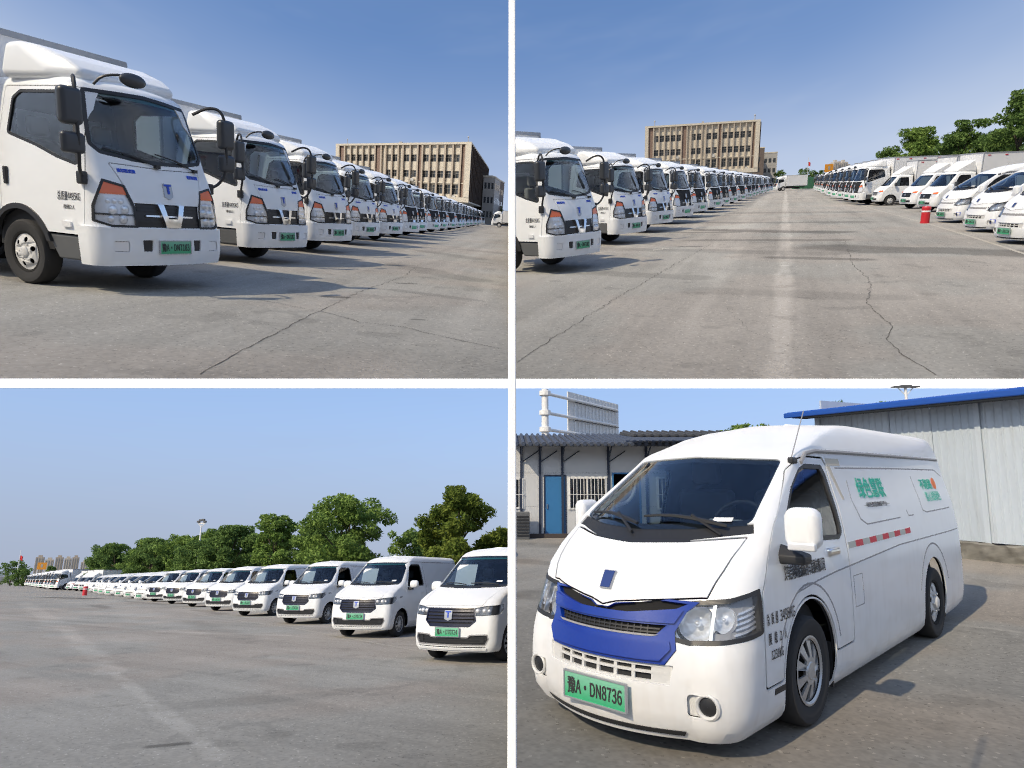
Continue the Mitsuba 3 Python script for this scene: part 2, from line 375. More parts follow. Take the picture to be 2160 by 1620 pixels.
def plate_parts(K, S, y0, y1, z0, z1, text, off=.03, lod=0, x=None, tilt=0.0):
    """Green number plate: pale at the top, green below, black characters."""
    u = S.uy((y0 + y1) / 2, (z0 + z1) / 2); c = S.P(np.array(u), np.array((z0 + z1) / 2)); x = c[0] + off if x is None else x
    n = 8; zs = np.linspace(z0, z1, n + 1); V, C, F = [], [], []
    for i, z in enumerate(zs):
        t = i / n; col = np.array([.03, .34, .15]) * (1 - t) + np.array([.20, .48, .34]) * t
        for y in (y0, y1): V.append((x, y, z)); C.append(col)
    for i in range(n): a = 2 * i; F += [[a, a + 1, a + 3], [a, a + 3, a + 2]]
    nb = len(V)
    V += [(x - .012, y, z) for (_, y, z) in V]; C += C
    rim = [0, 1] + [2 * i + 1 for i in range(1, n + 1)] + [2 * i for i in range(n, 0, -1)]
    for a, b in zip(rim, rim[1:] + rim[:1]): F += [[b, a, a + nb], [b, a + nb, b + nb]]
    m = trimesh.Trimesh(np.array(V), F, process=False)
    K.add('licence_plate', m, 'plate_colour', False, lod, color=np.array(C))
    g = glyph_poly(text, 1.0, 1); w, h = y1 - y0, z1 - z0
    g = fit_poly(g, y0 + .05 * w, y1 - .05 * w, z0 + .16 * h, z1 - .16 * h)
    t = extr(g, .003); t.vertices = np.stack([x + .001 + t.vertices[:, 2], t.vertices[:, 0], t.vertices[:, 1]], -1)
    K.add('plate_lettering', t, 'black_print', False, max(lod, 2), under='licence_plate')
    fr = Polygon([(y0 - .008, z0 - .008), (y1 + .008, z0 - .008), (y1 + .008, z1 + .008), (y0 - .008, z1 + .008)]).difference(sbox(y0, z0, y1, z1))
    t = extr(fr, .02); t.vertices = np.stack([x - .014 + t.vertices[:, 2], t.vertices[:, 0], t.vertices[:, 1]], -1)
    K.add('plate_frame', t, 'emblem_grey', False, max(lod, 2), under='licence_plate')

# ---- light box truck --------------------------------------------------------------------------
def make_truck(plate='豫A·DN7183', hero=True):
    K = Kind()
    rows = [(.34, .875, -.02, .09, .17), (.50, .895, .0, .09, .17), (.78, .90, .0, .09, .17), (1.10, .89, -.035, .09, .17), (1.30, .88, -.075, .10, .18), (1.52, .865, -.15, .11, .18),
            (1.72, .85, -.21, .11, .18), (2.0, .815, -.295, .12, .18), (2.26, .775, -.375, .12, .18), (2.32, .755, -.41, .12, .18), (2.36, .72, -.46, .12, .18), (2.385, .66, -.53, .11, .18)]
    S = Shell(rows, -1.86, cell=.07 if hero else .12, crown=.03)
    arch = {sd: S.side(Point(-1.42, .40).buffer(.50), sd) for sd in (-1, 1)}
    body = S.whole(.34)
    wind = S.front([(-.785, 1.66), (-.70, 1.575), (-.35, 1.525), (0, 1.51), (.35, 1.525), (.70, 1.575), (.785, 1.66), (.765, 1.82), (.735, 2.0), (.69, 2.265), (0, 2.295), (-.69, 2.265), (-.735, 2.0), (-.765, 1.82)], .05)
    win, door, glass = {}, {}, {}
    for sd in (-1, 1):
        pts = [(-.40, 1.42), (-.52, 2.17), (-.62, 2.21), (-1.38, 2.21), (-1.50, 2.13), (-1.57, 1.74), (-1.10, 1.62), (-.74, 1.50)]
        win[sd] = S.side(pts, sd, .04)
        door[sd] = S.side(Polygon([(-.335, .66), (-.30, 1.3), (-.46, 2.26), (-1.62, 2.26), (-1.72, 1.6), (-1.72, .66)]).difference(Point(-1.42, .40).buffer(.55)), sd, .03)
    low = {sd: S.side([(-.40, .30), (-.40, .66), (-1.90, .66), (-1.90, .30)], sd) for sd in (-1, 1)}
    lamp = {sd: S.wrap([('f', .46, .785), ('f', .47, 1.0), ('f', .545, 1.235), ('s', -.18, 1.285), ('s', -.205, 1.0), ('s', -.20, .84), ('f', .74, .785)], sd) for sd in (-1, 1)}
    grille = S.front([(-.445, .785), (.445, .785), (.455, 1.05), (-.455, 1.05)])
    holes = [wind, grille.buffer(.004), lamp[1].buffer(.006), lamp[-1].buffer(.006), S.front([(-.95, .2), (.95, .2), (.95, .765), (-.95, .765)])]
    b = body
    for h in holes + [win[s].buffer(.012) for s in win] + [door[s].buffer(.010) for s in door] + [arch[s] for s in arch] + [low[s] for s in low]: b = b.difference(h)
    b = b.difference(S.wrap([('f', .70, .3), ('s', -.41, .3), ('s', -.41, .765), ('f', .70, .765)], 1)).difference(S.wrap([('f', .70, .3), ('s', -.41, .3), ('s', -.41, .765), ('f', .70, .765)], -1))
    hood = S.front([(-.47, 1.055), (.47, 1.055), (.60, 1.40), (.63, 1.475), (0, 1.455), (-.63, 1.475), (-.60, 1.40)], .01)
    b = b.difference(hood.buffer(.009))
    K.add('cab_body', S.panel(b), 'white_paint', 35)
    K.add('front_panel', S.panel(hood), 'white_paint', 35, 2)
    lin = body
    for h in [wind.buffer(-.012)] + [win[s].buffer(-.015) for s in win] + [arch[s] for s in arch] + [low[s] for s in low]: lin = lin.difference(h)
    lm = S.panel(lin, -.03, 0); floor = box(-1.84, -.45, -.82, .82, .72, .80); back = box(-1.86, -1.835, -.80, .80, .7, 2.3)
    rearwin = [sbox(-.56, 1.62, .56, 2.05)]
    bk = extr(sbox(-.80, .70, .80, 2.33).difference(rearwin[0]), .02); bk.vertices = np.stack([-1.85 + bk.vertices[:, 2], bk.vertices[:, 0], bk.vertices[:, 1]], -1)
    K.add('cab_lining', cat([lm, floor]), 'lining', 35)
    K.add('cab_back', bk, 'cabin_grey', False)
    K.add('windshield', S.panel(wind.buffer(.004), -.008, 0), 'glass_wind', 35)
    # black ceramic border of the windshield
    K.add('windshield_border', S.panel(wind.buffer(.004).difference(wind.buffer(-.038)), .002, .012), 'black_plastic', 35, 0, under='windshield')
    K.add('sun_band', S.panel(wind.buffer(-.035).intersection(sbox(-2, 2.215, 2, 3)), -.016, 0), 'sunband', 35, 2, under='windshield')
    for sd in (-1, 1):
        d = K.add('door', S.panel(door[sd].difference(win[sd])), 'white_paint', 35)
        K.add('side_window', S.panel(win[sd].buffer(.004), -.01, 0), 'glass_side', 35, 0, under=d)
        K.add('window_seal', S.panel(win[sd].buffer(.012).difference(win[sd].buffer(-.02)), .002, .012), 'black_plastic', 35, 2, under=d)
        hp = S.ysurf(-1.60, 1.26, sd)
        K.add('door_handle', rhull([(-1.63, hp[1] - sd * .01, 1.16), (-1.63, hp[1] + sd * .03, 1.16), (-1.57, hp[1] - sd * .01, 1.16), (-1.57, hp[1] + sd * .03, 1.16), (-1.63, hp[1] - sd * .01, 1.36), (-1.63, hp[1] + sd * .03, 1.36), (-1.57, hp[1] - sd * .01, 1.36), (-1.57, hp[1] + sd * .03, 1.36)], .015), 'black_plastic', 40, 1, under=d)
        for tx, x0, x1, z0, z1 in (('总质量4495KG', .37, .74, 1.03, 1.13), ('限载2人', .46, .64, .935, .985)):
            g = glyph_poly(tx, 1, 0); K.add('door_lettering', S.lettering(fit_poly(g, -x1, -x0, z0, z1) if sd < 0 else fit_poly(g, x0, x1, z0, z1), sd), 'black_print', False, 2, under=d)
        K.add('side_lamp', S.panel(S.side([(-.52, .735), (-.66, .735), (-.66, .80), (-.52, .80)], sd, .01), .025, .03), 'white_lens', 30, 2)
        tr = Polygon(list(Point(-1.42, .40).buffer(.55, quad_segs=10).exterior.coords)).difference(Point(-1.42, .40).buffer(.49, quad_segs=10)).intersection(sbox(-2.2, .55, 0, 2))
        K.add('arch_trim', S.panel(S.side(max(getattr(tr, 'geoms', [tr]), key=lambda q: q.area), sd), .02, .05), 'black_plastic', 35, 1)
        st = rhull([(-.42, sd * .86, .36), (-.42, sd * .62, .36), (-.86, sd * .86, .36), (-.86, sd * .62, .36), (-.40, sd * .88, .645), (-.40, sd * .62, .645), (-.98, sd * .88, .645), (-.98, sd * .62, .645)], .03)
        K.add('cab_step', st, 'grey_plastic', 40)
        # lamp: chrome bucket, orange turn lens over it, clear lens, reflectors
        L = K.add('headlight', S.panel(lamp[sd], -.022, 0), 'reflector', 35)
        o = lamp[sd].intersection(sbox(-3, 1.13, 3, 2)); w = lamp[sd].intersection(sbox(-3, 0, 3, 1.115))
        K.add('turn_lens', S.panel(o.buffer(-.012), -.004, .02), 'orange_lens', 35, 0, under=L)
        K.add('lens', S.panel(w.buffer(-.008), .0, 0), 'glass_clear', 35, 2, under=L)
        K.add('lamp_surround', S.panel(lamp[sd].buffer(.012).difference(lamp[sd].buffer(-.014)), .004, .03), 'black_plastic', 35, 1, under=L)
        bl = []
        for yy, zz, r in ((.60, 1.06, .035), (.67, 1.06, .035), (.74, 1.06, .03), (.57, .97, .055), (.70, .96, .06), (.60, .86, .055), (.73, .86, .045)):
            u = S.uy(sd * yy, zz); p = S.P(np.array(u), np.array(zz)) - .02 * S.N(np.array(u), np.array(zz)); q = trimesh.creation.icosphere(subdivisions=1, radius=r); q.apply_scale([.35, 1, 1]); q.apply_translation(p); bl.append(q)
        K.add('reflector_cup', cat(bl), 'bulb', 40, 2, under=L)
        dv = S.panel(S.wrap([('f', .48, .905), ('f', .49, .925), ('s', -.20, .925), ('s', -.20, .905)], sd).intersection(lamp[sd]), -.01, .015)
        K.add('lamp_rib', dv, 'black_plastic', False, 2, under=L)
    g = K.add('grille', S.panel(grille, -.022, 0), 'grille_black', 35)
    slats = [S.panel(S.front([(-.44, z), (.44, z), (.44, z + .022), (-.44, z + .022)]), -.012, .02) for z in (.80, .84, .97, 1.01)]
    K.add('grille_slat', cat(slats), 'grille_black', False, 2, under=g)
    K.add('chrome_bar', S.panel(S.front([(-.34, .905), (.34, .905), (.34, .925), (-.34, .925)]), .0, .03), 'chrome', False, 1, under=g)
    V = Polygon([(-.19, 1.05), (-.11, 1.05), (-.065, .885), (.065, .885), (.11, 1.05), (.19, 1.05), (.10, .785), (-.10, .785)])
    K.add('chrome_badge', S.panel(S.front(list(V.exterior.coords)[:-1]), .03, .05), 'chrome', 30, 0, under=g)
    em = Polygon([(-.062, 1.30), (.062, 1.30), (.062, 1.145), (0, 1.115), (-.062, 1.145)])
    e = K.add('emblem', S.panel(S.front(list(em.exterior.coords)[:-1]), .012, .015), 'emblem_grey', 30, 1)
    K.add('emblem_core', S.panel(S.front([(-.05, 1.29), (.05, 1.29), (.05, 1.272), (.014, 1.268), (.014, 1.18), (-.014, 1.18), (-.014, 1.268), (-.05, 1.272)]), .02, .008), 'blue_print', False, 2, under=e)
    for sd, t in ((-1, '远程'), (1, 'E200')):
        gp = sbox(sd * .47 - .10, 1.385, sd * .47 + .10, 1.425).difference(fit_poly(glyph_poly(t, 1, 0), sd * .47 - .075, sd * .47 + .075, 1.392, 1.418))
        K.add('front_tag', S.front_print(gp), 'blue_print', False, 2)
    # bumper: proud of the cab, with lamps and slots let in
    bz = S.wrap([('f', .0, .34), ('s', -.40, .34), ('s', -.40, .77), ('f', .0, .77)], 1).union(S.wrap([('f', .0, .34), ('s', -.40, .34), ('s', -.40, .77), ('f', .0, .77)], -1)).buffer(.001)
    slots = [S.front([(s * .36 - .055, .50), (s * .36 + .055, .50), (s * .36 + .065, .635), (s * .36 - .065, .635)], .012) for s in (-1, 1)]
    fogs = [S.front([(s * .665 - .09, .495), (s * .665 + .09, .495), (s * .665 + .09, .62), (s * .665 - .09, .62)], .02) for s in (-1, 1)]
    bb = bz
    for q in slots + fogs: bb = bb.difference(q)
    B = K.add('bumper', S.panel(bb, .035, .05), 'white_paint', 35)
    K.add('bumper_backing', S.panel(bz, .0, 0), 'dark_hole', 35, 1, under=B)
    for q in slots: K.add('air_slot', S.panel(q, .018, .0), 'black_plastic', 35, 1, under=B)
    for q in fogs:
        fl = K.add('fog_lamp', S.panel(q.buffer(-.006), .022, .02), 'reflector', 35, 1, under=B)
    plate_parts(K, S, -.225, .225, .475, .625, plate, off=.045)
    # roof fairing
    D = [(-.62, -.66, 2.34), (-.62, .66, 2.34), (-.95, -.70, 2.58), (-.95, .70, 2.58), (-1.42, -.78, 2.78), (-1.42, .78, 2.78), (-1.60, -.80, 2.76), (-1.60, .80, 2.76), (-1.60, -.82, 2.34), (-1.60, .82, 2.34), (-.9, -.76, 2.34), (-.9, .76, 2.34)]
    D = [(-.58, -.66, 2.345), (-.58, .66, 2.345), (-.72, -.68, 2.43), (-.72, .68, 2.43), (-.98, -.72, 2.60), (-.98, .72, 2.60), (-1.25, -.76, 2.715), (-1.25, .76, 2.715), (-1.45, -.79, 2.75), (-1.45, .79, 2.75), (-1.60, -.80, 2.74), (-1.60, .80, 2.74), (-1.62, -.84, 2.34), (-1.62, .84, 2.34), (-.9, -.78, 2.34), (-.9, .78, 2.34)]
    K.add('roof_fairing', rhull(D, .085), 'white_paint', 42)
    t = extr(fit_poly(glyph_poly('绿色慧联', 1, 1), -.38, .38, 0, .13), .002); R = mtx([0, 1, 0], [-.83, 0, .555], [.555, 0, .83], (-.80, 0, 2.492)); t.apply_transform(R)
    K.add('fairing_lettering', t, 'black_print', False, 1, under='roof_fairing')
    # mirrors on a bracket each side, kerb_mirror in front of the roof
    for sd in (-1, 1):
        arm = tube([(-.46, sd * .80, 2.22), (-.30, sd * .93, 2.34), (-.16, sd * 1.02, 2.30), (-.13, sd * 1.04, 2.05), (-.13, sd * 1.04, 1.55), (-.22, sd * .99, 1.36), (-.30, sd * .885, 1.30)], .019, 8, 2)
        mk = K.add('mirror', cat([box(-.24, -.11, sd * 1.08 - .125, sd * 1.08 + .125, 1.82, 2.20, .055), box(-.22, -.12, sd * 1.08 - .13, sd * 1.08 + .13, 1.53, 1.75, .045)]), 'mirror_shell', 40)
        K.add('mirror_arm', arm, 'black_plastic', 40, 0, under=mk)
        K.add('mirror_mount', box(-.36, -.26, sd * .90 - .04, sd * .90 + .04, 1.22, 1.36, .02), 'black_plastic', 35, 1, under=mk)
    q = trimesh.creation.icosphere(subdivisions=2, radius=.15); q.apply_scale([.42, 1.12, .52]); q.apply_translation((-.13, -.34, 2.40))
    K.add('kerb_mirror', q, 'mirror_shell', True, 0)
    K.add('kerb_mirror_arm', tube([(-.40, -.62, 2.31), (-.32, -.58, 2.40), (-.22, -.48, 2.44), (-.15, -.40, 2.43)], .014, 6, 1), 'black_plastic', 40, 1, under='kerb_mirror')
    for y0, y1 in ((-.18, -.66), (.44, -.06)):
        a = S.P(np.array(S.uy(y0 + .24, 1.53)), np.array(1.53)); pts = []
        for tt in np.linspace(0, 1, 5):
            y = y0 + (y1 - y0) * tt; z = 1.535 + .10 * tt ** .8; p = S.P(np.array(S.uy(y, z)), np.array(z)); pts.append(p + np.array([.02, 0, 0]))
        b0 = S.P(np.array(S.uy(y0 + .10, 1.49)), np.array(1.49)) + np.array([.03, 0, 0])
        K.add('wiper', cat([tube(pts, .009, 5), tube([b0, pts[2]], .008, 5), box(b0[0] - .03, b0[0] + .02, b0[1] - .03, b0[1] + .03, 1.47, 1.51)]), 'black_plastic', 30, 2)
    # inside the cab
    K.add('dashboard', rhull([(-.26, y, z) for y in (-.74, .74) for z in (1.05, 1.44)] + [(-.62, y, z) for y in (-.74, .74) for z in (1.05, 1.38)], .05), 'cabin_grey', 40, 2)
    for yy in (-.42, .42):
        K.add('seat', cat([box(-1.72, -1.58, yy - .24, yy + .24, 1.05, 1.72, .05), box(-1.72, -1.62, yy - .13, yy + .13, 1.76, 1.98, .04), box(-1.67, -1.1, yy - .24, yy + .24, .95, 1.1, .04)]), 'cabin_beige', 40, 2)
    w = trimesh.creation.torus(.19, .014, major_sections=20, minor_sections=6); w.apply_transform(mtx([0, 1, 0], [-.5, 0, .86], [.86, 0, .5], (-.72, .42, 1.47))); K.add('steering_wheel', w, 'black_plastic', 40, 2)
    # load box
    X0, X1, bw, z0, z1 = -6.05, -1.94, 1.07, .86, 2.92
    bx = K.add('cargo_box', box(X0, X1, -bw, bw, z0, z1, .03), 'box_panel', 30)
    tr = [box(X1 - .02, X1 + .012, s * bw - .045, s * bw + .012 * s + .0, z0, z1) if s > 0 else box(X1 - .02, X1 + .012, -bw - .012, -bw + .045, z0, z1) for s in (-1, 1)]
    tr += [box(X1 - .02, X1 + .012, -bw, bw, z1 - .06, z1 + .012), box(X1 - .02, X1 + .012, -bw, bw, z0 - .01, z0 + .07)]
    tr += [box(X0, X1, s * (bw + .006) - .008, s * (bw + .006) + .008, z, z + .06) for s in (-1, 1) for z in (z0, z1 - .062)]
    K.add('edge_trim', cat(tr), 'box_trim', False, 0, under=bx)
    K.add('marker_lamp', cat([box(x, x + .16, s * (bw + .012) - .008, s * (bw + .012) + .008, z1 - .16, z1 - .11) for s in (-1, 1) for x in (-5.7, -4.8, -3.9, -3.0, -2.2)]), 'red_print', False, 1, under=bx)
    fr = [box(-5.8, -.25, s * .38 - .04, s * .38 + .04, .50, .72) for s in (-1, 1)] + [box(-5.9, -1.95, -.9, .9, .78, .86), box(-.4, -.1, -.7, .7, .42, .62), box(-3.6, -2.4, -.95, -.5, .42, .76), box(-3.6, -2.4, .5, .95, .42, .76), box(-1.6, -1.3, -.75, .75, .34, .46), box(-4.7, -4.3, -.8, .8, .3, .5)]
    K.add('chassis', cat(fr), 'chassis', False)
    wl = trimesh.creation.cylinder(.48, 1.66, sections=20); wl.apply_transform(trimesh.transformations.rotation_matrix(PI / 2, [1, 0, 0])); wl = trimesh.Trimesh(wl.vertices, wl.faces); wl.apply_translation((-1.42, 0, .42))
    wl = trimesh.intersections.slice_mesh_plane(wl, [0, 0, 1], [0, 0, .45]); K.add('wheel_housing', wl, 'lining', False, 0)
    for sd in (-1, 1): wheel(K, -1.42, sd * .77, .385, .23, sd, 'steel')
    for sd in (-1, 1): wheel(K, -4.5, sd * .80, .385, .34, sd, 'steel', 1)
    return K

# ---- high-roof panel van ----------------------------------------------------------------------
def make_van(plate='豫A·DN8736', hero=True, blue=True):
    paint = 'van_paint_dusty' if blue else 'van_paint'; K = Kind(); sx, sy, sz = 1.06, .84, .90
    R0 = [(.12, .82, -.05, .13, .22), (.20, .89, -.01, .135, .24), (.38, .92, .0, .14, .25), (.58, .925, -.01, .15, .25), (.74, .925, -.04, .165, .26), (.92, .92, -.085, .185, .26), (1.04, .915, -.145, .19, .23), (1.16, .90, -.25, .20, .19),
          (1.29, .88, -.42, .20, .145), (1.39, .862, -.525, .195, .13), (1.60, .805, -.82, .19, .11), (1.78, .760, -1.08, .185, .10), (1.86, .745, -1.19, .185, .10), (1.90, .738, -1.27, .19, .12), (1.95, .725, -1.40, .20, .16), (2.04, .69, -1.60, .22, .22), (2.12, .65, -1.90, .24, .26), (2.17, .60, -2.2, .24, .28), (2.195, .52, -2.5, .24, .28), (2.205, .45, -2.75, .2, .25)]
    rows = [(z * sz, h * sy, x * sx, b * sx, r * .97) for z, h, x, b, r in R0]
    S = Shell(rows, -5.36 * sx, cell=.075 if hero else .13, crown=.02)
    X = lambda x: x * sx
    Z = lambda z: z * sz
    Y = lambda y: y * sy
    sdp = lambda pts: [(X(a), Z(b)) for a, b in pts]
    frp = lambda pts: [(Y(a), Z(b)) for a, b in pts]
    wr = lambda pts, sd: S.wrap([(k, Y(a) if k == 'f' else X(a), Z(b)) for k, a, b in pts], sd)
    xf_, xr_, wrad = X(-1.11), X(-4.11), .328
    archs = {(sd, i): Point(x, .33).buffer(.425, quad_segs=10) for sd in (-1, 1) for i, x in enumerate((xf_ - .03, xr_))}
    wind = S.front(frp([(-.752, 1.375), (-.4, 1.345), (0, 1.33), (.4, 1.345), (.752, 1.375), (.672, 1.825), (0, 1.855), (-.672, 1.825)]), .035)
    cowl = S.front(frp([(-.79, 1.315), (-.4, 1.262), (0, 1.245), (.4, 1.262), (.79, 1.315), (.762, 1.378), (.4, 1.348), (0, 1.333), (-.4, 1.348), (-.762, 1.378)]))
    win, door = {}, {}
    for sd in (-1, 1):
        win[sd] = S.side(sdp([(-.95, 1.34), (-1.02, 1.44), (-1.21, 1.62), (-1.40, 1.745), (-1.51, 1.78), (-1.80, 1.775), (-1.84, 1.70), (-1.84, 1.25), (-1.78, 1.215), (-1.40, 1.23), (-1.0, 1.28)]), sd, .03)
        door[sd] = S.side(Polygon(sdp([(-.50, .40), (-.51, .95), (-.63, 1.16), (-.78, 1.35), (-1.24, 1.74), (-1.40, 1.82), (-1.55, 1.845), (-1.86, 1.84), (-1.90, 1.78), (-1.87, .42)])).difference(Point(xf_ - .03, .33).buffer(.45)), sd, .02)
        if door[sd].geom_type != 'Polygon': door[sd] = max(door[sd].geoms, key=lambda g: g.area)
    lamp = {sd: wr([('f', .50, .70), ('f', .50, .80), ('f', .575, .905), ('f', .80, .935), ('s', -.475, .985), ('s', -.475, .74), ('f', .80, .70), ('f', .60, .68)], sd) for sd in (-1, 1)}
    gz = S.front(frp([(-.47, .555), (.47, .555), (.53, .64), (.51, .74), (.56, .855), (.62, .91), (.45, .922), (.30, .90), (.10, .878), (.05, .85), (-.05, .85), (-.10, .878), (-.30, .90), (-.45, .922), (-.62, .91), (-.56, .855), (-.51, .74), (-.53, .64)]))
    top_slot = S.front(frp([(-.50, .87), (-.20, .835), (.20, .835), (.50, .87), (.56, .90), (.40, .915), (.25, .895), (.10, .873), (.05, .848), (-.05, .848), (-.10, .873), (-.25, .895), (-.40, .915), (-.56, .90)]))
    mid_slot = S.front(frp([(-.40, .715), (.40, .715), (.46, .775), (-.46, .775)]))
    low_gr = S.front(frp([(-.50, .44), (.50, .44), (.52, .552), (-.52, .552)]))
    fogh = {sd: S.front(frp([(sd * .60, .27), (sd * .60, .40), (sd * .79, .40), (sd * .79, .28)]), .02) for sd in (-1, 1)}
    body = S.whole(); cut = [wind, cowl, gz.buffer(.003), low_gr, lamp[1].buffer(.006), lamp[-1].buffer(.006), fogh[1], fogh[-1]] + [win[s].buffer(.01) for s in win] + [door[s].buffer(.014) for s in door]
    cut += [S.side(archs[k], k[0]) for k in archs]
    hood = S.front(frp([(-.66, .945), (-.3, .918), (-.1, .895), (0, .868), (.1, .895), (.3, .918), (.66, .945), (.715, 1.10), (.755, 1.285), (.4, 1.252), (0, 1.235), (-.4, 1.252), (-.755, 1.285), (-.715, 1.10)]))
    b = body
    for q in cut + [hood.buffer(.010)]: b = b.difference(q)
    K.add('body', S.panel(b), paint, 35)
    K.add('bonnet', S.panel(hood), paint, 35, 1)
    lin = body
    for q in [wind.buffer(-.012), lamp[1].buffer(-.004), lamp[-1].buffer(-.004)] + [win[s].buffer(-.015) for s in win] + [S.side(archs[k], k[0]) for k in archs]: lin = lin.difference(q)
    bulk = box(X(-2.35), X(-2.33), -.56, .56, .35, 1.70)
    K.add('cabin_lining', cat([S.panel(lin, -.03, 0), box(X(-2.35), X(-.85), -.68, .68, .40, .46), bulk, box(X(-5.3), X(-.6), -.64, .64, .24, .34)]), 'lining', 35)
    K.add('windshield', S.panel(wind.buffer(.004), -.008, 0), 'glass_wind', 35)
    K.add('windshield_border', S.panel(wind.difference(wind.buffer(-.032)), -.013, 0), 'black_plastic', 35, 2, under='windshield')
    K.add('cowl', S.panel(cowl, -.012, .0), 'black_plastic', 35)
    st = fit_poly(sbox(0, 0, 1, .3), Y(.50), Y(.62), Z(1.385), Z(1.41)); K.add('sticker', S.front_print(st, .0), 'white_sticker', False, 2, under='windshield')
    for sd in (-1, 1):
        d = K.add('door', S.panel(door[sd].difference(win[sd])), paint, 35)
        K.add('side_window', S.panel(win[sd].buffer(.004), -.01, 0), 'glass_side', 35, 0, under=d)
        K.add('window_seal', S.panel(win[sd].buffer(.012).difference(win[sd].buffer(-.02)), .002, .012), 'black_plastic', 35, 1, under=d)
        hp = S.ysurf(X(-1.60), Z(1.12), sd)
        K.add('door_handle', rhull([(X(-1.60) + a, hp[1] + sd * bq, Z(1.12) + c) for a in (-.10, .10) for bq in (-.02, .028) for c in (-.028, .03)], .02), 'chrome', 40, 1, under=d)
        y = S.ysurf(X(-.80), Z(1.15), sd)[1]
        mk = K.add('mirror', rhull([(X(-.76) + a, sd * (abs(y) + bq), Z(1.16) + c) for a in ((-.05, .10) if sd > 0 or not blue else (-.30, -.08)) for bq in ((.07, .27) if sd > 0 or not blue else (.02, .12)) for c in (0.06, .30)], .06 if sd > 0 or not blue else .045), paint, 40)
        K.add('mirror_arm', rhull([(X(-.80) + a, sd * (abs(y) + bq), Z(1.12) + c) for a in (-.10, .03) for bq in ((-.03, .15) if sd > 0 or not blue else (-.03, .06)) for c in (-.005, .06)] + [(X(-.84), sd * (abs(y) - .03), Z(1.24))], .02), 'black_plastic', 35, 0, under=mk)
        K.add('turn_lens', rhull([(X(-.80) + a, sd * (abs(y) + bq), Z(1.20) + c) for a in ((.10, .145) if sd > 0 or not blue else (-.25, -.12)) for bq in ((.10, .255) if sd > 0 or not blue else (.115, .135)) for c in (.02, .065)], .01), 'reflector', 35, 1, under=mk)
        spots = [(.615, .795, .098), (.775, .83, .070)]; disc = [Point(S.uy(sd * Y(a), Z(c)), Z(c)).buffer(r, quad_segs=6) for a, c, r in spots]
        L = K.add('headlight', S.panel(lamp[sd].difference(shapely.union_all(disc)), -.045, 0), 'reflector', 35)
        K.add('lens', S.panel(lamp[sd].buffer(-.004), .0, 0), 'glass_clear', 35, 2, under=L)
        K.add('lamp_surround', S.panel(lamp[sd].buffer(.010).difference(lamp[sd].buffer(-.014)), .003, .04), 'black_plastic', 35, 1, under=L)
        cups = []
        for yy, zz, r in spots:
            u = S.uy(sd * Y(yy), Z(zz)); p = S.P(np.array(u), np.array(Z(zz))); n = S.N(np.array(u), np.array(Z(zz))); n = n * .6 + np.array([.4, 0, 0]); n /= np.linalg.norm(n)
            a = np.cross(n, [0, 0, 1.]); a /= np.linalg.norm(a); c = np.cross(a, n)
            prof = [(r * 1.06 * math.sin(t), -r * .8 * math.cos(t)) for t in np.linspace(.12, PI / 2, 7)]
            m = lathe_y(prof, 22); m.vertices[:, [0, 2]] *= 1 + .03 * np.cos(9 * np.arctan2(m.vertices[:, 2], m.vertices[:, 0]))[:, None]; m.apply_transform(mtx(a, n, c, p - .045 * n)); cups.append(m)
            q = trimesh.creation.capsule(height=r * .5, radius=r * .17); q.apply_transform(mtx(a, c, n, p - (.045 + r * .55) * n)); cups.append(q)
        for zz in (.735, .765, .795, .825, .855):
            cups.append(S.panel(wr([('f', .86, zz), ('s', -.47, zz + .03), ('s', -.47, zz + .042), ('f', .86, zz + .012)], sd).intersection(lamp[sd]), -.03, .012))
        K.add('reflector_cup', cat(cups), 'bulb', 40, 1, under=L)
        dv = S.panel(wr([('f', .715, .70), ('f', .735, .70), ('f', .735, .975), ('f', .715, .975)], sd).intersection(lamp[sd]), -.01, .03); K.add('lamp_divider', dv, 'chrome', False, 2, under=L)
        K.add('inner_trim', S.panel(wr([('f', .735, .71), ('s', -.47, .75), ('s', -.47, 1.02), ('f', .735, .97)], sd).intersection(lamp[sd]).difference(shapely.union_all(disc)), -.04, 0), 'seam_grey', False, 2, under=L)
        fg = K.add('fog_lamp', S.panel(fogh[sd], -.024, .0), 'steel_white', 35, 1)
        u = S.uy(sd * Y(.72), Z(.34)); p = S.P(np.array(u), np.array(Z(.34))); n = S.N(np.array(u), np.array(Z(.34))); n = n * .4 + np.array([.6, 0, 0]); n /= np.linalg.norm(n); a = np.cross(n, [0, 0, 1.]); a /= np.linalg.norm(a); c = np.cross(a, n)
        m = lathe_y([(.045, -.05), (.05, -.005), (.060, .004), (.070, -.004), (.074, -.06)], 18); m.apply_transform(mtx(a, n, c, p - .004 * n)); K.add('fog_ring', m, 'steel_white', 40, 1, under=fg)
        m = lathe_y([(.001, -.012), (.03, -.014), (.049, -.02)], 14); m.apply_transform(mtx(a, n, c, p)); K.add('fog_lens', m, 'grille_black', 40, 1, under=fg)
        rail = [(X(-1.46), 1.80), (X(-1.57), 1.875), (X(-1.75), 1.90), (X(-2.4), 1.905), (X(-3.5), 1.905), (X(-5.25), 1.90)]
        K.add('roof_rail', tube([(x, S.ysurf(x, Z(z), sd)[1] + sd * .004, Z(z)) for x, z in rail for _ in (0,)], .016, 6), 'seam_grey', 40, 1)
        # pressed panels and seams of the load side, drawn as shallow ribs
        def seam(pts, w=.008, nm='panel_seam', m='seam_grey', lod=2):
            ls = LineString(sdp(pts)).buffer(w / 2, cap_style='flat'); K.add(nm, S.panel(S.side(ls, sd), .0015, .004), m, False, lod)
        seam([(-.96, .905), (-1.3, .945), (-1.6, .97), (-3.12, 1.05), (-5.28, 1.065)], .010)
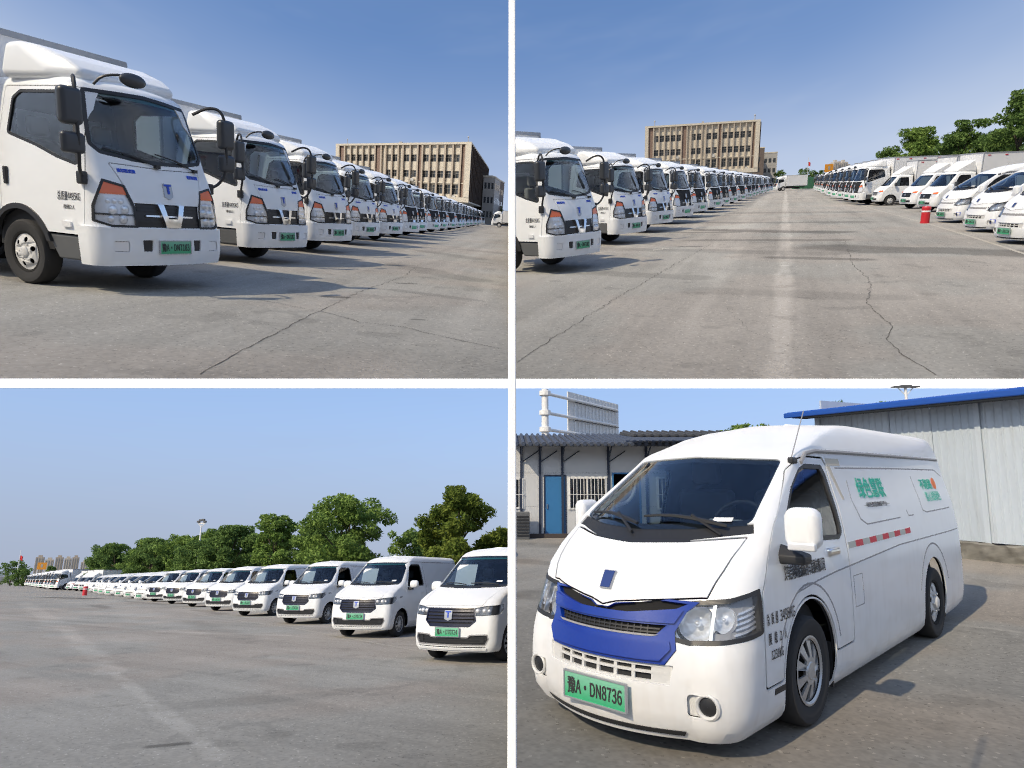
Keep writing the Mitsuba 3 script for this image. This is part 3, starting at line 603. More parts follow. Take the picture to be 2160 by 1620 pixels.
        seam([(-2.08, 1.765), (-3.4, 1.775), (-5.0, 1.775), (-5.25, 1.70)], .012)
        seam([(-2.25, 1.66), (-2.22, 1.49), (-2.30, 1.33), (-2.42, 1.28), (-3.30, 1.295)], .010)
        seam([(-3.52, 1.36), (-3.56, 1.30), (-3.72, 1.30)], .010); seam([(-4.02, 1.70), (-4.05, 1.34), (-4.15, 1.31), (-5.15, 1.325)], .010)
        seam([(-1.94, .90), (-1.94, .66), (-2.12, .66), (-2.12, .90), (-1.945, .90)], .006)
        K.add('sill_strip', S.panel(S.side(Polygon(sdp([(-.60, .335), (-.60, .372), (-.74, .372), (-.74, .335)])), sd), .002, .006), 'black_plastic', False, 2)
        for xw in (xf_, xr_): K.add('mud_flap', box(xw - .46, xw - .44, sd * .56, sd * .74, .13, .42) if sd > 0 else box(xw - .46, xw - .44, -.74, -.56, .13, .42), 'black_plastic', False, 1)
        lip = Polygon(Point(xf_ - .03, .33).buffer(.525, quad_segs=12).exterior.coords).difference(Point(xf_ - .03, .33).buffer(.512, quad_segs=12)).intersection(sbox(xf_ - .6, .45, xf_ + .46, 2))
        K.add('arch_seam', S.panel(S.side(lip, sd), .0015, .004), 'seam_grey', False, 2)
        lip = Point(xr_, .33).buffer(.56, quad_segs=12).difference(Point(xr_, .33).buffer(.545, quad_segs=12)).intersection(sbox(xr_ - .6, .5, xr_ + .6, 2))
        K.add('arch_seam', S.panel(S.side(lip, sd), .0015, .004), 'seam_grey', False, 2)
    if blue:
        g = K.add('grille', S.panel(gz.difference(top_slot).difference(mid_slot), .008, .03), 'blue_paint', 35)
        K.add('grille_slot', S.panel(top_slot.union(mid_slot), -.02, 0), 'dark_hole', 35, 0, under=g)
        K.add('slot_lip', S.panel(S.front(frp([(-.38, .707), (.38, .707), (.42, .718), (-.42, .718)])), .012, .02), 'seam_grey', False, 1, under=g)
        up = S.front(frp([(-.50, .785), (.50, .785), (.54, .86), (.2, .83), (-.2, .83), (-.54, .86)])); K.add('grille_brow', S.panel(up, .022, .03), 'blue_paint', 35, 1, under=g)
        K.add('grille_chin', S.panel(S.front(frp([(-.44, .575), (.44, .575), (.50, .64), (.485, .69), (-.485, .69), (-.50, .64)]), .012), .024, .03), 'blue_paint', 35, 1, under=g)
        K.add('slot_mesh', cat([S.panel(S.front(frp([(-.42, z), (.42, z), (.42, z + .009), (-.42, z + .009)])), -.012, .008) for z in (.728, .748)] + [S.panel(S.front(frp([(y, .718), (y + .008, .718), (y + .008, .772), (y, .772)])), -.012, .008) for y in np.arange(-.38, .38, .045)]), 'black_plastic', False, 2, under=g)
    else:
        g = K.add('grille', S.panel(gz, .004, .02), paint, 35)
        K.add('grille_slot', S.panel(S.front(frp([(-.45, .745), (.45, .745), (.47, .80), (-.47, .80)])), .006, .0), 'seam_grey', 35, 1, under=g)
    lo = K.add('lower_grille', S.panel(low_gr, -.05, 0), 'dark_hole', 35, 0)
    bars = [S.panel(S.front(frp([(-.50, z), (.50, z), (.50, z + .016), (-.50, z + .016)])), -.01, .03) for z in (.441, .495, .535)]
    bars += [S.panel(S.front(frp([(y - .012, .44), (y + .012, .44), (y + .012, .549), (y - .012, .549)])), -.014, .03) for y in (-.40, -.27, -.14, 0, .14, .27, .40)]
    bars += [S.panel(S.front(frp([(s * .40, .445), (s * .51, .445), (s * .515, .549), (s * .40, .549)][::s])), -.012, .02) for s in (-1, 1)]
    K.add('grille_bar', cat(bars), 'steel_white', False, 1, under=lo)
    e = K.add('emblem', S.panel(S.front(frp([(-.045, .955), (.045, .955), (.05, 1.06), (-.05, 1.06)])), .012, .014), 'emblem_grey', 30, 1)
    K.add('emblem_core', S.panel(S.front(frp([(-.038, .96), (.038, .96), (.043, 1.055), (-.043, 1.055)])), .017, .005), 'emblem_blue', False, 2, under=e)
    plate_parts(K, S, -.215, .215, Z(.265), Z(.265) + .14, plate, off=.025)
    K.add('lip_gap', S.panel(S.front(frp([(-.56, .15), (.56, .15), (.58, .18), (-.58, .18)])), .002, .004), 'black_plastic', False, 1)
    # tow cover mark on the bumper
    if not blue:
        for sd in (1,):
            sq = sbox(sd * .66 - .06, .28, sd * .66 + .06, .39).difference(sbox(sd * .66 - .045, .295, sd * .66 + .045, .375)).difference(sbox(sd * .66 - .07 * (1), .30, sd * .66 - .03, .37))
            K.add('bumper_mark', S.front_print(sq), 'blue_print', False, 1)
    for y0, y1 in ((-.02, -.62), (.62, .0)):
        pts = [S.P(np.array(S.uy(Y(y0 + (y1 - y0) * t), Z(1.34 + .06 * math.sin(t * 2.2)))), np.array(Z(1.34 + .06 * math.sin(t * 2.2)))) + np.array([.015, 0, .018]) for t in np.linspace(0, 1, 6)]
        K.add('wiper', cat([tube(pts, [.012, .016, .014, .012, .010, .008], 5), tube([pts[0] + [.04, -.02, -.05], pts[2] + [0, 0, .02]], .010, 5)]), 'black_plastic', 30, 1)
    K.add('dashboard', cat([rhull([(X(-.62), y, z) for y in (-.52, .52) for z in (.92, 1.15)] + [(X(-1.05), y, z) for y in (-.60, .60) for z in (.82, 1.10)], .06), rhull([(X(-.78), y, 1.12) for y in (.16, .50)] + [(X(-1.0), y, z) for y in (.18, .48) for z in (1.14, 1.24)], .04)]), 'cabin_beige', 40, 1)
    for yy in (-.34, .34):
        K.add('seat', cat([box(X(-1.95), X(-1.85), yy - .25, yy + .25, .85, 1.42, .05), box(X(-1.95), X(-1.88), yy - .13, yy + .13, 1.46, 1.66, .04), box(X(-1.9), X(-1.4), yy - .25, yy + .25, .75, .90, .05)]), 'cabin_grey', 40, 1)
    w = trimesh.creation.torus(.18, .015, major_sections=22, minor_sections=6); w.apply_transform(mtx([0, 1, 0], [-.55, 0, .83], [.83, 0, .55], (X(-1.12), .33, 1.20))); K.add('steering_wheel', w, 'black_plastic', 40, 1)
    for sd in (-1,): K.add('grab_handle', tube([(X(-.98), -.58, 1.30), (X(-1.05), -.51, 1.33), (X(-1.12), -.50, 1.42), (X(-1.16), -.55, 1.48)], .014, 6, 2), 'cabin_beige', 40, 2)
    K.add('pillar_trim', S.panel(S.front(frp([(-.74, 1.385), (-.66, 1.385), (-.59, 1.81), (-.66, 1.81)])), -.03, 0), 'cabin_beige', 35, 2)
    for x in (xf_, xr_):
        wl = trimesh.creation.cylinder(.42, 1.36, sections=20); wl.apply_transform(trimesh.transformations.rotation_matrix(PI / 2, [1, 0, 0])); wl.apply_translation((x, 0, .33)); wl = trimesh.intersections.slice_mesh_plane(wl, [0, 0, 1], [0, 0, .34])
        K.add('wheel_housing', wl, 'lining', False, 0)
    for x in (xf_, xr_):
        for sd in (-1, 1): wheel(K, x, sd * .672, wrad, .21, sd, 'alloy' if (blue and x == xf_) else 'steel' , 0)
    K.add('antenna', tube([(X(-1.36), Y(.735), Z(1.83)), (X(-1.62), Y(.735), Z(2.22))], .004, 5), 'seam_grey', 40, 1)
    K.add('antenna_base', box(X(-1.40), X(-1.32), Y(.72), Y(.77), Z(1.79), Z(1.84), .012), 'black_plastic', 35, 1, under='antenna')
    if blue:
        # signwriting and tape on both flanks
        for sd in (-1, 1):
            def lay(g, x0, x1, z0, z1):
                if sd > 0: x0, x1 = -X(x0), -X(x1)
                else: x0, x1 = X(x0), X(x1)
                x0, x1 = min(x0, x1), max(x0, x1); return S.lettering(fit_poly(g, x0, x1, Z(z0), Z(z1)), sd)
            K.add('flank_logo', lay(glyph_poly('绿色慧联', 1, 1), -2.42, -3.08, 1.50, 1.685), 'green_print', False, 1)
            K.add('flank_slogan', lay(glyph_poly('—绿色智慧物联平台—', 1, 0), -2.46, -3.08, 1.42, 1.465), 'black_print', False, 2)
            K.add('rear_logo', lay(glyph_poly('不跑路', 1, 1), -4.24, -4.68, 1.55, 1.67), 'green_print', False, 2)
            K.add('rear_logo_mark', lay(Point(0, 0).buffer(1), -4.71, -4.85, 1.55, 1.68), 'orange_print', False, 2)
            K.add('rear_slogan', lay(glyph_poly('省心找绿色', 1, 0), -4.30, -4.86, 1.42, 1.53), 'green_print', False, 2)
            K.add('door_lettering', lay(glyph_poly('义乌吉利新能源商用车发展有限公司', 1, 1), -.80, -1.43, 1.0, 1.10), 'black_print', False, 1)
            for tx, x0, x1, z0, z1 in (('总', -.53, -.56, .765, .835), ('质', -.585, -.615, .765, .835), ('量', -.64, -.67, .765, .835), ('3495KG', -.70, -.90, .765, .835), ('限', -.54, -.575, .645, .715), ('载', -.61, -.645, .645, .715), ('2', -.68, -.705, .65, .71), ('人', -.74, -.775, .65, .715), ('1231KG', -.565, -.715, .555, .61)):
                K.add('weight_lettering', lay(glyph_poly(tx, 1, 0), x0, x1, z0, z1), 'black_print', False, 1)
            for i in range(10):
                x0 = -1.92 - i * .158; x1 = x0 - .155; z = 1.115 + .018 * i / 9
                q = Polygon(sdp([(x0, z), (x1, z + .002), (x1, z + .052), (x0, z + .05)])); K.add('reflective_tape', S.panel(S.side(q, sd), .0025, .003), 'red_print' if i % 2 else 'grey_print', False, 1)
            for pts in ([(-1.93, 1.845), (-2.20, 1.845), (-2.20, 1.785), (-1.93, 1.785)], [(-1.93, 1.78), (-1.99, 1.78), (-2.08, 1.50), (-2.04, 1.50)]):
                K.add('masking_tape', S.panel(S.side(Polygon(sdp(pts)), sd), .0025, .003), 'tape_beige', False, 1)
    return K

# ---- compact panel van --------------------------------------------------------------------------
def make_compact(plate='豫A·D70724', hero=True):
    K = Kind()
    rows = [(.20, .76, -.05, .11, .15), (.27, .81, -.01, .115, .18), (.50, .83, .0, .12, .19), (.74, .835, -.015, .125, .20), (.92, .83, -.05, .13, .20), (1.02, .825, -.13, .13, .20), (1.12, .815, -.34, .13, .19), (1.22, .80, -.61, .13, .18), (1.26, .79, -.69, .13, .17),
            (1.50, .73, -.97, .125, .16), (1.74, .665, -1.23, .12, .15), (1.80, .65, -1.29, .12, .15), (1.86, .63, -1.38, .13, .16), (1.91, .59, -1.52, .14, .18), (1.945, .52, -1.70, .16, .2), (1.955, .46, -1.82, .16, .2)]
    S = Shell(rows, -4.45, cell=.07 if hero else .12, crown=.02)
    wf, wrr, r = -.79, -3.55, .30
    arch = {(sd, i): Point(x, .30).buffer(.375, quad_segs=10) for sd in (-1, 1) for i, x in enumerate((wf, wrr))}
    wind = S.front([(-.73, 1.275), (-.35, 1.245), (0, 1.24), (.35, 1.245), (.73, 1.275), (.62, 1.785), (0, 1.795), (-.62, 1.785)], .02)
    win, door = {}, {}
    for sd in (-1, 1):
        win[sd] = S.side([(-1.12, 1.20), (-1.38, 1.66), (-1.50, 1.73), (-1.95, 1.73), (-2.0, 1.67), (-2.02, 1.20)], sd, .03)
        dd = Polygon([(-.86, .74), (-.95, 1.15), (-1.36, 1.74), (-1.50, 1.80), (-2.05, 1.80), (-2.10, 1.2), (-2.08, .33), (-1.25, .33)]).difference(Point(wf, .30).buffer(.40)); door[sd] = S.side(dd, sd, .02)
    lamp = {sd: S.wrap([('f', .50, .775), ('f', .475, .895), ('f', .64, .925), ('s', -.50, .95), ('s', -.50, .88), ('s', -.36, .80), ('f', .62, .775)], sd) for sd in (-1, 1)}
    gr = S.front([(-.39, .60), (.39, .60), (.50, .69), (.46, .895), (-.46, .895), (-.50, .69)], .02)
    intake = S.front([(-.66, .30), (.66, .30), (.72, .40), (.70, .48), (.40, .47), (.36, .435), (-.36, .435), (-.40, .47), (-.70, .48), (-.72, .40)], .015)
    body = S.whole(); cut = [wind, gr.buffer(.003), intake, lamp[1].buffer(.005), lamp[-1].buffer(.005)] + [win[s].buffer(.01) for s in win] + [door[s].buffer(.006) for s in door] + [S.side(arch[k], k[0]) for k in arch]
    hood = S.front([(-.58, .935), (.58, .935), (.655, 1.10), (.69, 1.235), (.35, 1.215), (0, 1.21), (-.35, 1.215), (-.69, 1.235), (-.655, 1.10)])
    b = body
    for q in cut + [hood.buffer(.006)]: b = b.difference(q)
    K.add('body', S.panel(b), 'van_paint', 35); K.add('bonnet', S.panel(hood), 'van_paint', 35, 2)
    lin = body
    for q in [wind.buffer(-.01)] + [win[s].buffer(-.012) for s in win] + [S.side(arch[k], k[0]) for k in arch]: lin = lin.difference(q)
    K.add('cabin_lining', cat([S.panel(lin, -.028, 0), box(-2.5, -.4, -.74, .74, .36, .42), box(-2.48, -2.46, -.58, .58, .4, 1.68), box(-4.4, -.3, -.68, .68, .22, .3)]), 'lining', 35)
    K.add('windshield', S.panel(wind.buffer(.003), -.007, 0), 'glass_wind', 35)
    K.add('windshield_border', S.panel(wind.difference(wind.buffer(-.03)), -.012, 0), 'black_plastic', 35, 2, under='windshield')
    K.add('sun_band', S.panel(wind.buffer(-.03).intersection(sbox(-2, 1.735, 2, 3)), -.012, 0), 'sunband', 35, 2, under='windshield')
    K.add('sticker', S.front_print(fit_poly(sbox(0, 0, 1, .3), .48, .58, 1.315, 1.345), .0), 'white_sticker', False, 2, under='windshield')
    K.add('cowl', S.panel(S.front([(-.70, 1.235), (0, 1.21), (.70, 1.235), (.72, 1.275), (0, 1.242), (-.72, 1.275)]), .002, .01), 'black_plastic', 35, 1)
    for sd in (-1, 1):
        d = K.add('door', S.panel(door[sd].difference(win[sd])), 'van_paint', 35)
        K.add('side_window', S.panel(win[sd].buffer(.003), -.009, 0), 'glass_side', 35, 0, under=d)
        K.add('window_seal', S.panel(win[sd].buffer(.01).difference(win[sd].buffer(-.016)), .002, .01), 'black_plastic', 35, 2, under=d)
        hp = S.ysurf(-1.92, 1.02, sd); K.add('door_handle', rhull([(-1.92 + a, hp[1] + sd * bq, 1.02 + c) for a in (-.08, .08) for bq in (-.02, .022) for c in (-.02, .022)], .012), 'van_paint', 40, 2, under=d)
        y = S.ysurf(-1.16, 1.16, sd)[1]
        mk = K.add('mirror', rhull([(-1.16 + a, sd * (abs(y) + bq), 1.15 + c) for a in (-.05, .09) for bq in (.05, .285) for c in (-.01, .185)], .075), 'van_paint', 40)
        K.add('mirror_arm', rhull([(-1.16 + a, sd * (abs(y) + bq), 1.12 + c) for a in (-.06, .06) for bq in (-.03, .12) for c in (-.02, .05)], .02), 'black_plastic', 35, 1, under=mk)
        L = K.add('headlight', S.panel(lamp[sd], -.02, 0), 'dark_lens', 35)
        K.add('lens', S.panel(lamp[sd].buffer(-.003), .002, .01), 'glass_clear', 35, 2, under=L)
        cups = []
        for yy, rr in ((.52, .042), (.63, .042), (.71, .03)):
            u = S.uy(sd * yy, .855); p = S.P(np.array(u), np.array(.855)); n = S.N(np.array(u), np.array(.855)); q = trimesh.creation.icosphere(subdivisions=1, radius=rr); q.apply_translation(p - .022 * n); cups.append(q)
        K.add('reflector_cup', cat(cups), 'reflector', 40, 1, under=L)
        K.add('side_marker', S.panel(S.side([(-.66, .905), (-.80, .93), (-.80, .96), (-.66, .94)], sd), .008, .012), 'seam_grey', False, 2)
        for xw in (wf, wrr):
            wl = None
        K.add('roof_seam', tube([(x, S.ysurf(x, 1.80, sd)[1] + sd * .003, 1.80) for x in (-1.45, -2.2, -3.2, -4.4)], .009, 5), 'seam_grey', 40, 2)
        ls = LineString([(-2.12, 1.0), (-4.2, 1.02)]).buffer(.004, cap_style='flat'); K.add('panel_seam', S.panel(S.side(ls, sd), .0012, .004), 'seam_grey', False, 2)
        ls = LineString([(-2.16, .36), (-2.16, 1.78)]).buffer(.004, cap_style='flat'); K.add('panel_seam', S.panel(S.side(ls, sd), .0012, .004), 'seam_grey', False, 2)
    g = K.add('grille', S.panel(gr, -.02, 0), 'dark_hole', 35)
    K.add('grille_frame', S.panel(gr.buffer(.006).difference(gr.buffer(-.016)), .006, .03), 'grille_navy', 35, 1, under=g)
    for i, z in enumerate((.615, .67, .725, .78, .835)):
        q = S.front([(-.46, z), (.46, z), (.46, z + .034), (-.46, z + .034)]).intersection(gr); K.add('grille_bar', S.panel(q, -.002, .025), 'grille_navy', False, 1, under=g)
    em = S.front([(-.075, .86), (.075, .86), (.075, .72), (0, .69), (-.075, .72)]); e = K.add('emblem', S.panel(em, .016, .02), 'emblem_grey', 30, 1)
    K.add('emblem_core', S.panel(S.front([(-.055, .845), (.055, .845), (.055, .825), (.014, .82), (.014, .74), (-.014, .74), (-.014, .82), (-.055, .825)]), .021, .006), 'blue_print', False, 2, under=e)
    k = K.add('lower_intake', S.panel(intake, -.02, 0), 'grille_black', 35)
    K.add('intake_frame', S.panel(intake.buffer(.004).difference(intake.buffer(-.016)), .004, .03), 'seam_grey', 35, 1, under=k)
    K.add('intake_bar', cat([S.panel(S.front([(-.68, z), (.68, z), (.68, z + .014), (-.68, z + .014)]).intersection(intake), -.012, .015) for z in (.345, .39)]), 'black_plastic', False, 1, under=k)
    K.add('fog_lamp', cat([S.panel(S.front([(s * .60 - .035, .345), (s * .60 + .035, .345), (s * .60 + .035, .44), (s * .60 - .035, .44)]), -.006, .02) for s in (-1, 1)]), 'black_plastic', 30, 2, under=k)
    K.add('bumper_lip', S.panel(S.front([(-.66, .232), (.66, .232), (.68, .262), (-.68, .262)]), .012, .02), 'van_paint', 35, 1)
    K.add('lip_joint_strip', S.panel(S.front([(-.66, .268), (.66, .268), (.67, .282), (-.67, .282)]), .002, .004), 'black_plastic', 35, 2)  # black strip along the joint above the bumper lip
    plate_parts(K, S, -.23, .23, .445, .585, plate, off=.028)
    for y0, y1 in ((-.05, -.58), (.56, .04)):
        pts = [S.P(np.array(S.uy(y0 + (y1 - y0) * t, 1.262 + .03 * math.sin(t * 2.4))), np.array(1.262 + .03 * math.sin(t * 2.4))) + np.array([.012, 0, .012]) for t in np.linspace(0, 1, 5)]
        K.add('wiper', tube(pts, .010, 5), 'black_plastic', 30, 2)
    K.add('dashboard', rhull([(-.85, y, z) for y in (-.58, .58) for z in (.9, 1.14)] + [(-1.3, y, z) for y in (-.62, .62) for z in (.8, 1.10)], .05), 'cabin_grey', 40, 2)
    for yy in (-.35, .35): K.add('seat', cat([box(-2.1, -2.0, yy - .23, yy + .23, .75, 1.35, .05), box(-2.1, -2.02, yy - .12, yy + .12, 1.38, 1.58, .04)]), 'cabin_grey', 40, 2)
    K.add('paper_notice', xf(extr(Polygon([(-.22, 0), (.22, 0), (.22, .40), (-.18, .40), (-.22, .34)]), .003), mtx([0, 1, 0], [-.35, 0, .94], [.94, 0, .35], (-1.02, -.30, 1.255))), 'white_sticker', False, 1)
    for x in (wf, wrr):
        wl = trimesh.creation.cylinder(.37, 1.4, sections=18); wl.apply_transform(trimesh.transformations.rotation_matrix(PI / 2, [1, 0, 0])); wl.apply_translation((x, 0, .30)); K.add('wheel_housing', trimesh.intersections.slice_mesh_plane(wl, [0, 0, 1], [0, 0, .31]), 'lining', False, 0)
    for x in (wf, wrr):
        for sd in (-1, 1): wheel(K, x, sd * .69, r, .185, sd, 'alloy', 0)
    return K

# ---- small box truck with a short bonnet --------------------------------------------------------
def make_mini_truck(plate='豫A·D1268', dark=True):
    K = Kind()
    rows = [(.26, .72, -.05, .10, .18), (.36, .76, .0, .12, .2), (.62, .77, -.02, .13, .2), (.82, .765, -.07, .13, .2), (.98, .755, -.20, .13, .2), (1.10, .745, -.36, .12, .2), (1.16, .735, -.44, .12, .2), (1.45, .68, -.72, .11, .18), (1.70, .62, -.95, .1, .17), (1.76, .60, -1.01, .1, .17), (1.80, .56, -1.1, .1, .16), (1.815, .5, -1.15, .1, .16)]
    S = Shell(rows, -2.0, cell=.11, crown=.02); wf, r = -.78, .30
    wind = S.front([(-.68, 1.19), (0, 1.165), (.68, 1.19), (.58, 1.71), (-.58, 1.71)], .03); win, door = {}, {}
    for sd in (-1, 1):
        win[sd] = S.side([(-.95, 1.16), (-1.2, 1.60), (-1.3, 1.66), (-1.75, 1.66), (-1.78, 1.14)], sd, .03); door[sd] = S.side(Polygon([(-.80, .75), (-.86, 1.12), (-1.2, 1.70), (-1.84, 1.70), (-1.88, .36), (-1.2, .36)]).difference(Point(wf, .3).buffer(.40)), sd, .02)
    lamp = {sd: S.wrap([('f', .44, .70), ('f', .47, .90), ('s', -.36, .93), ('s', -.34, .74)], sd) for sd in (-1, 1)}
    gr = S.front([(-.40, .62), (.40, .62), (.43, .84), (-.43, .84)], .02); slot = S.front([(-.45, .36), (.45, .36), (.45, .46), (-.45, .46)], .02)
    b = S.whole()
    arch = {sd: S.side(Point(wf, .30).buffer(.37, quad_segs=8), sd) for sd in (-1, 1)}
    for q in [wind, gr, slot, lamp[1].buffer(.004), lamp[-1].buffer(.004)] + [win[s].buffer(.008) for s in win] + [door[s].buffer(.006) for s in door] + list(arch.values()): b = b.difference(q)
    K.add('cab_body', S.panel(b), 'van_paint', 35)
    lin = S.whole()
    for q in [wind.buffer(-.01)] + [win[s].buffer(-.012) for s in win] + list(arch.values()): lin = lin.difference(q)
    K.add('cab_lining', cat([S.panel(lin, -.025, 0), box(-2.0, -1.98, -.7, .7, .4, 1.7), box(-1.9, -.4, -.7, .7, .36, .42)]), 'lining', 35)
    K.add('windshield', S.panel(wind.buffer(.003), -.006, 0), 'glass_wind', 35)
    for sd in (-1, 1):
        d = K.add('door', S.panel(door[sd].difference(win[sd])), 'van_paint', 35); K.add('side_window', S.panel(win[sd].buffer(.003), -.008, 0), 'glass_side', 35, 0, under=d)
        L = K.add('headlight', S.panel(lamp[sd], -.02, 0), 'reflector', 35); K.add('turn_lens', S.panel(lamp[sd].intersection(sbox(-3, .84, 3, 2)), .0, .02), 'orange_lens', 35, 1, under=L)
        y = abs(S.ysurf(-.98, 1.2, sd)[1]); K.add('mirror', rhull([(-.98 + a, sd * (y + q), 1.16 + c) for a in (-.04, .06) for q in (.05, .22) for c in (0, .2)], .03), 'mirror_shell', 40)
    g = K.add('grille', S.panel(gr, -.02, 0), 'grille_black' if dark else 'seam_grey', 35); K.add('grille_bar', cat([S.panel(S.front([(-.40, z), (.40, z), (.40, z + .02), (-.40, z + .02)]), -.005, .015) for z in (.67, .73, .79)]), 'black_plastic', False, 1, under=g)
    K.add('bumper_slot', S.panel(slot, -.02, 0), 'grille_black', 35, 1)
    K.add('emblem', S.panel(S.front([(-.05, .70), (.05, .70), (.05, .79), (-.05, .79)]), .0, .02), 'emblem_grey', 30, 1)
    plate_parts(K, S, -.22, .22, .385, .525, plate, off=.03)
    for y0, y1 in ((-.05, -.5), (.5, .05)):
        pts = [S.P(np.array(S.uy(y0 + (y1 - y0) * t, 1.20)), np.array(1.20)) + np.array([.012, 0, .01]) for t in np.linspace(0, 1, 4)]; K.add('wiper', tube(pts, .010, 5), 'black_plastic', 30, 1)
    for yy in (-.35, .35): K.add('seat', box(-1.85, -1.75, yy - .23, yy + .23, .75, 1.4, .05), 'cabin_grey', 40, 1)
    bx = K.add('cargo_box', box(-5.3, -2.08, -.86, .86, .72, 2.62, .03), 'box_panel', 30)
    K.add('edge_trim', cat([box(-5.3, -2.07, s * .868 - .006, s * .868 + .006, z, z + .05) for s in (-1, 1) for z in (.72, 2.57)] + [box(-2.09, -2.068, s * .84 - .03, s * .84 + .03, .72, 2.62) for s in (-1, 1)] + [box(-2.09, -2.068, -.86, .86, 2.57, 2.625)]), 'box_trim', False, 1, under=bx)
    K.add('marker_lamp', cat([box(x, x + .14, s * .872 - .006, s * .872 + .006, 2.47, 2.51) for s in (-1, 1) for x in (-5.0, -4.1, -3.2, -2.4)]), 'red_print', False, 1, under=bx)
    K.add('roof_fairing', rhull([(-1.15, -.5, 1.80), (-1.15, .5, 1.80), (-1.9, -.62, 2.3), (-1.9, .62, 2.3), (-2.0, -.62, 1.8), (-2.0, .62, 1.8)], .05), 'van_paint', 30)
    K.add('chassis', cat([box(-5.2, -.3, -.4, .4, .4, .6), box(-5.2, -2.1, -.8, .8, .62, .72)]), 'chassis', False)
    for x in (wf, -4.1):
        for sd in (-1, 1): wheel(K, x, sd * .66, r, .19, sd, 'steel', 0)
    return K

# ---- paving -------------------------------------------------------------------------------------
def seg_dist(x, y, s):
    x0, y0, x1, y1 = s; dx, dy = x1 - x0, y1 - y0; t = dr.clip(((x - x0) * dx + (y - y0) * dy) / (dx * dx + dy * dy), 0, 1)
    return dr.sqrt(dr.square(x - x0 - dx * t) + dr.square(y - y0 - dy * t))
def paving(key, lane, warm, stains=(), pale=(), rough=.88, tone=1.0):
    """Worn asphalt: lane = the direction of travel, stains and pale wear = (x0, y0, x1, y1, half width, strength) smudges in metres of the lot."""
    cx, sy = math.sin(lane), math.cos(lane)
    def fn(p, n, uv):
        x, y = uv.x, uv.y
        a, b = x * cx + y * sy, x * sy - y * cx
        big = fbm(x * .22 + 7, y * .22, 2.0, octaves=4); mid = fbm(x * 1.3, y * 1.3, 5.0, octaves=4); fine = fbm(x * 34, y * 34, 9.0, octaves=2)
        streak = fbm(a * .10, b * 2.1, 3.0, octaves=3); tread = fbm(a * .55, b * 9.0, 1.0, octaves=2)
        v = .185 * tone * (1 + .30 * (big - .5) + .20 * (mid - .5) + .32 * (streak - .5) + .12 * (tread - .5) + .30 * (fine - .5))
        w = smoothstep(.42, .62, fbm(x * .45 + 3, y * .45 + 1, 8.0, octaves=3))
        spots = smoothstep(.70, .78, fbm(x * 2.3 + 11, y * 2.3, 4.0, octaves=3)); v = v * (1 - .14 * spots)
        grit = cell_rand(dr.floor(x * 55), dr.floor(y * 55), 3); v = v * (1 + .35 * dr.select(grit > .985, 1.0, 0.0) - .25 * dr.select(grit < .02, 1.0, 0.0))
        wob = (fbm(x * .9, y * .9, 6.0, octaves=4) - .5) * 1.1
        for (x0, y0, x1, y1, hw, st) in stains:
            d = seg_dist(x, y, (x0, y0, x1, y1)) + wob * hw; v = v * (1 - st * (1 - smoothstep(.45 * hw, 1.15 * hw, d)))
        for (x0, y0, x1, y1, hw, st) in pale:
            d = seg_dist(x, y, (x0, y0, x1, y1)) + wob * hw; v = v * (1 + st * (1 - smoothstep(.35 * hw, 1.1 * hw, d)))
        c = mix(warm[0], warm[1], w)
        return mi.Color3f(c) * v
    mat(key, mikit.proc(fn), rough, two=False, spec=.25)
def sheet(name, lot, x0, x1, y0, y1, m, z=0.0, edge=None):
    M0, k, side, _ = LOT[lot]
    xs = np.array(sorted(set([x0, x1] + [v for v in (-2000, -600, -200, -80, -30, -12, -5, -2, 0, 2, 5, 12, 30, 80, 200, 600, 2000) if x0 < v < x1])), float)
    ys = np.array(sorted(set([y0, y1] + [v for v in (0, 3, 6, 10, 16, 25, 40, 80, 160, 400, 1000) if y0 < v < y1])), float)
    V = np.array([(x, y, z) for x in xs for y in ys]); n = len(ys); F = []
    for i in range(len(xs) - 1):
        for j in range(n - 1): a = i * n + j; F += [[a, a + n, a + n + 1], [a, a + n + 1, a + 1]]
    m3 = trimesh.Trimesh(V, F, process=False); world = M0[:3, :3] @ np.array([1.0, 0, 0]); off = M0[:3, 3]
    # cut at the boundary with the neighbouring lot (scene x = 0), and at the built edge of the raised lots
    nrm = M0[:3, :3].T @ np.array([side, 0, 0.]); o = np.linalg.inv(M0) @ np.array([0, 0, 0, 1.0])
    m3 = trimesh.intersections.slice_mesh_plane(m3, nrm, o[:3], cap=False)
    if edge:
        (ax, ay), (bx, by) = edge; t = np.array([bx - ax, by - ay, 0.]); nn = np.array([-t[1], t[0], 0]); nn /= np.linalg.norm(nn)
        m3 = trimesh.intersections.slice_mesh_plane(m3, nn, [ax, ay, 0], cap=False)
    key = numbered(name); scene[key] = {**mikit.ply((m3.vertices, m3.faces), m, smooth=False, uv=m3.vertices[:, :2]), 'to_world': T(M0)}
    labels[key] = {'kind': 'structure'}; return key

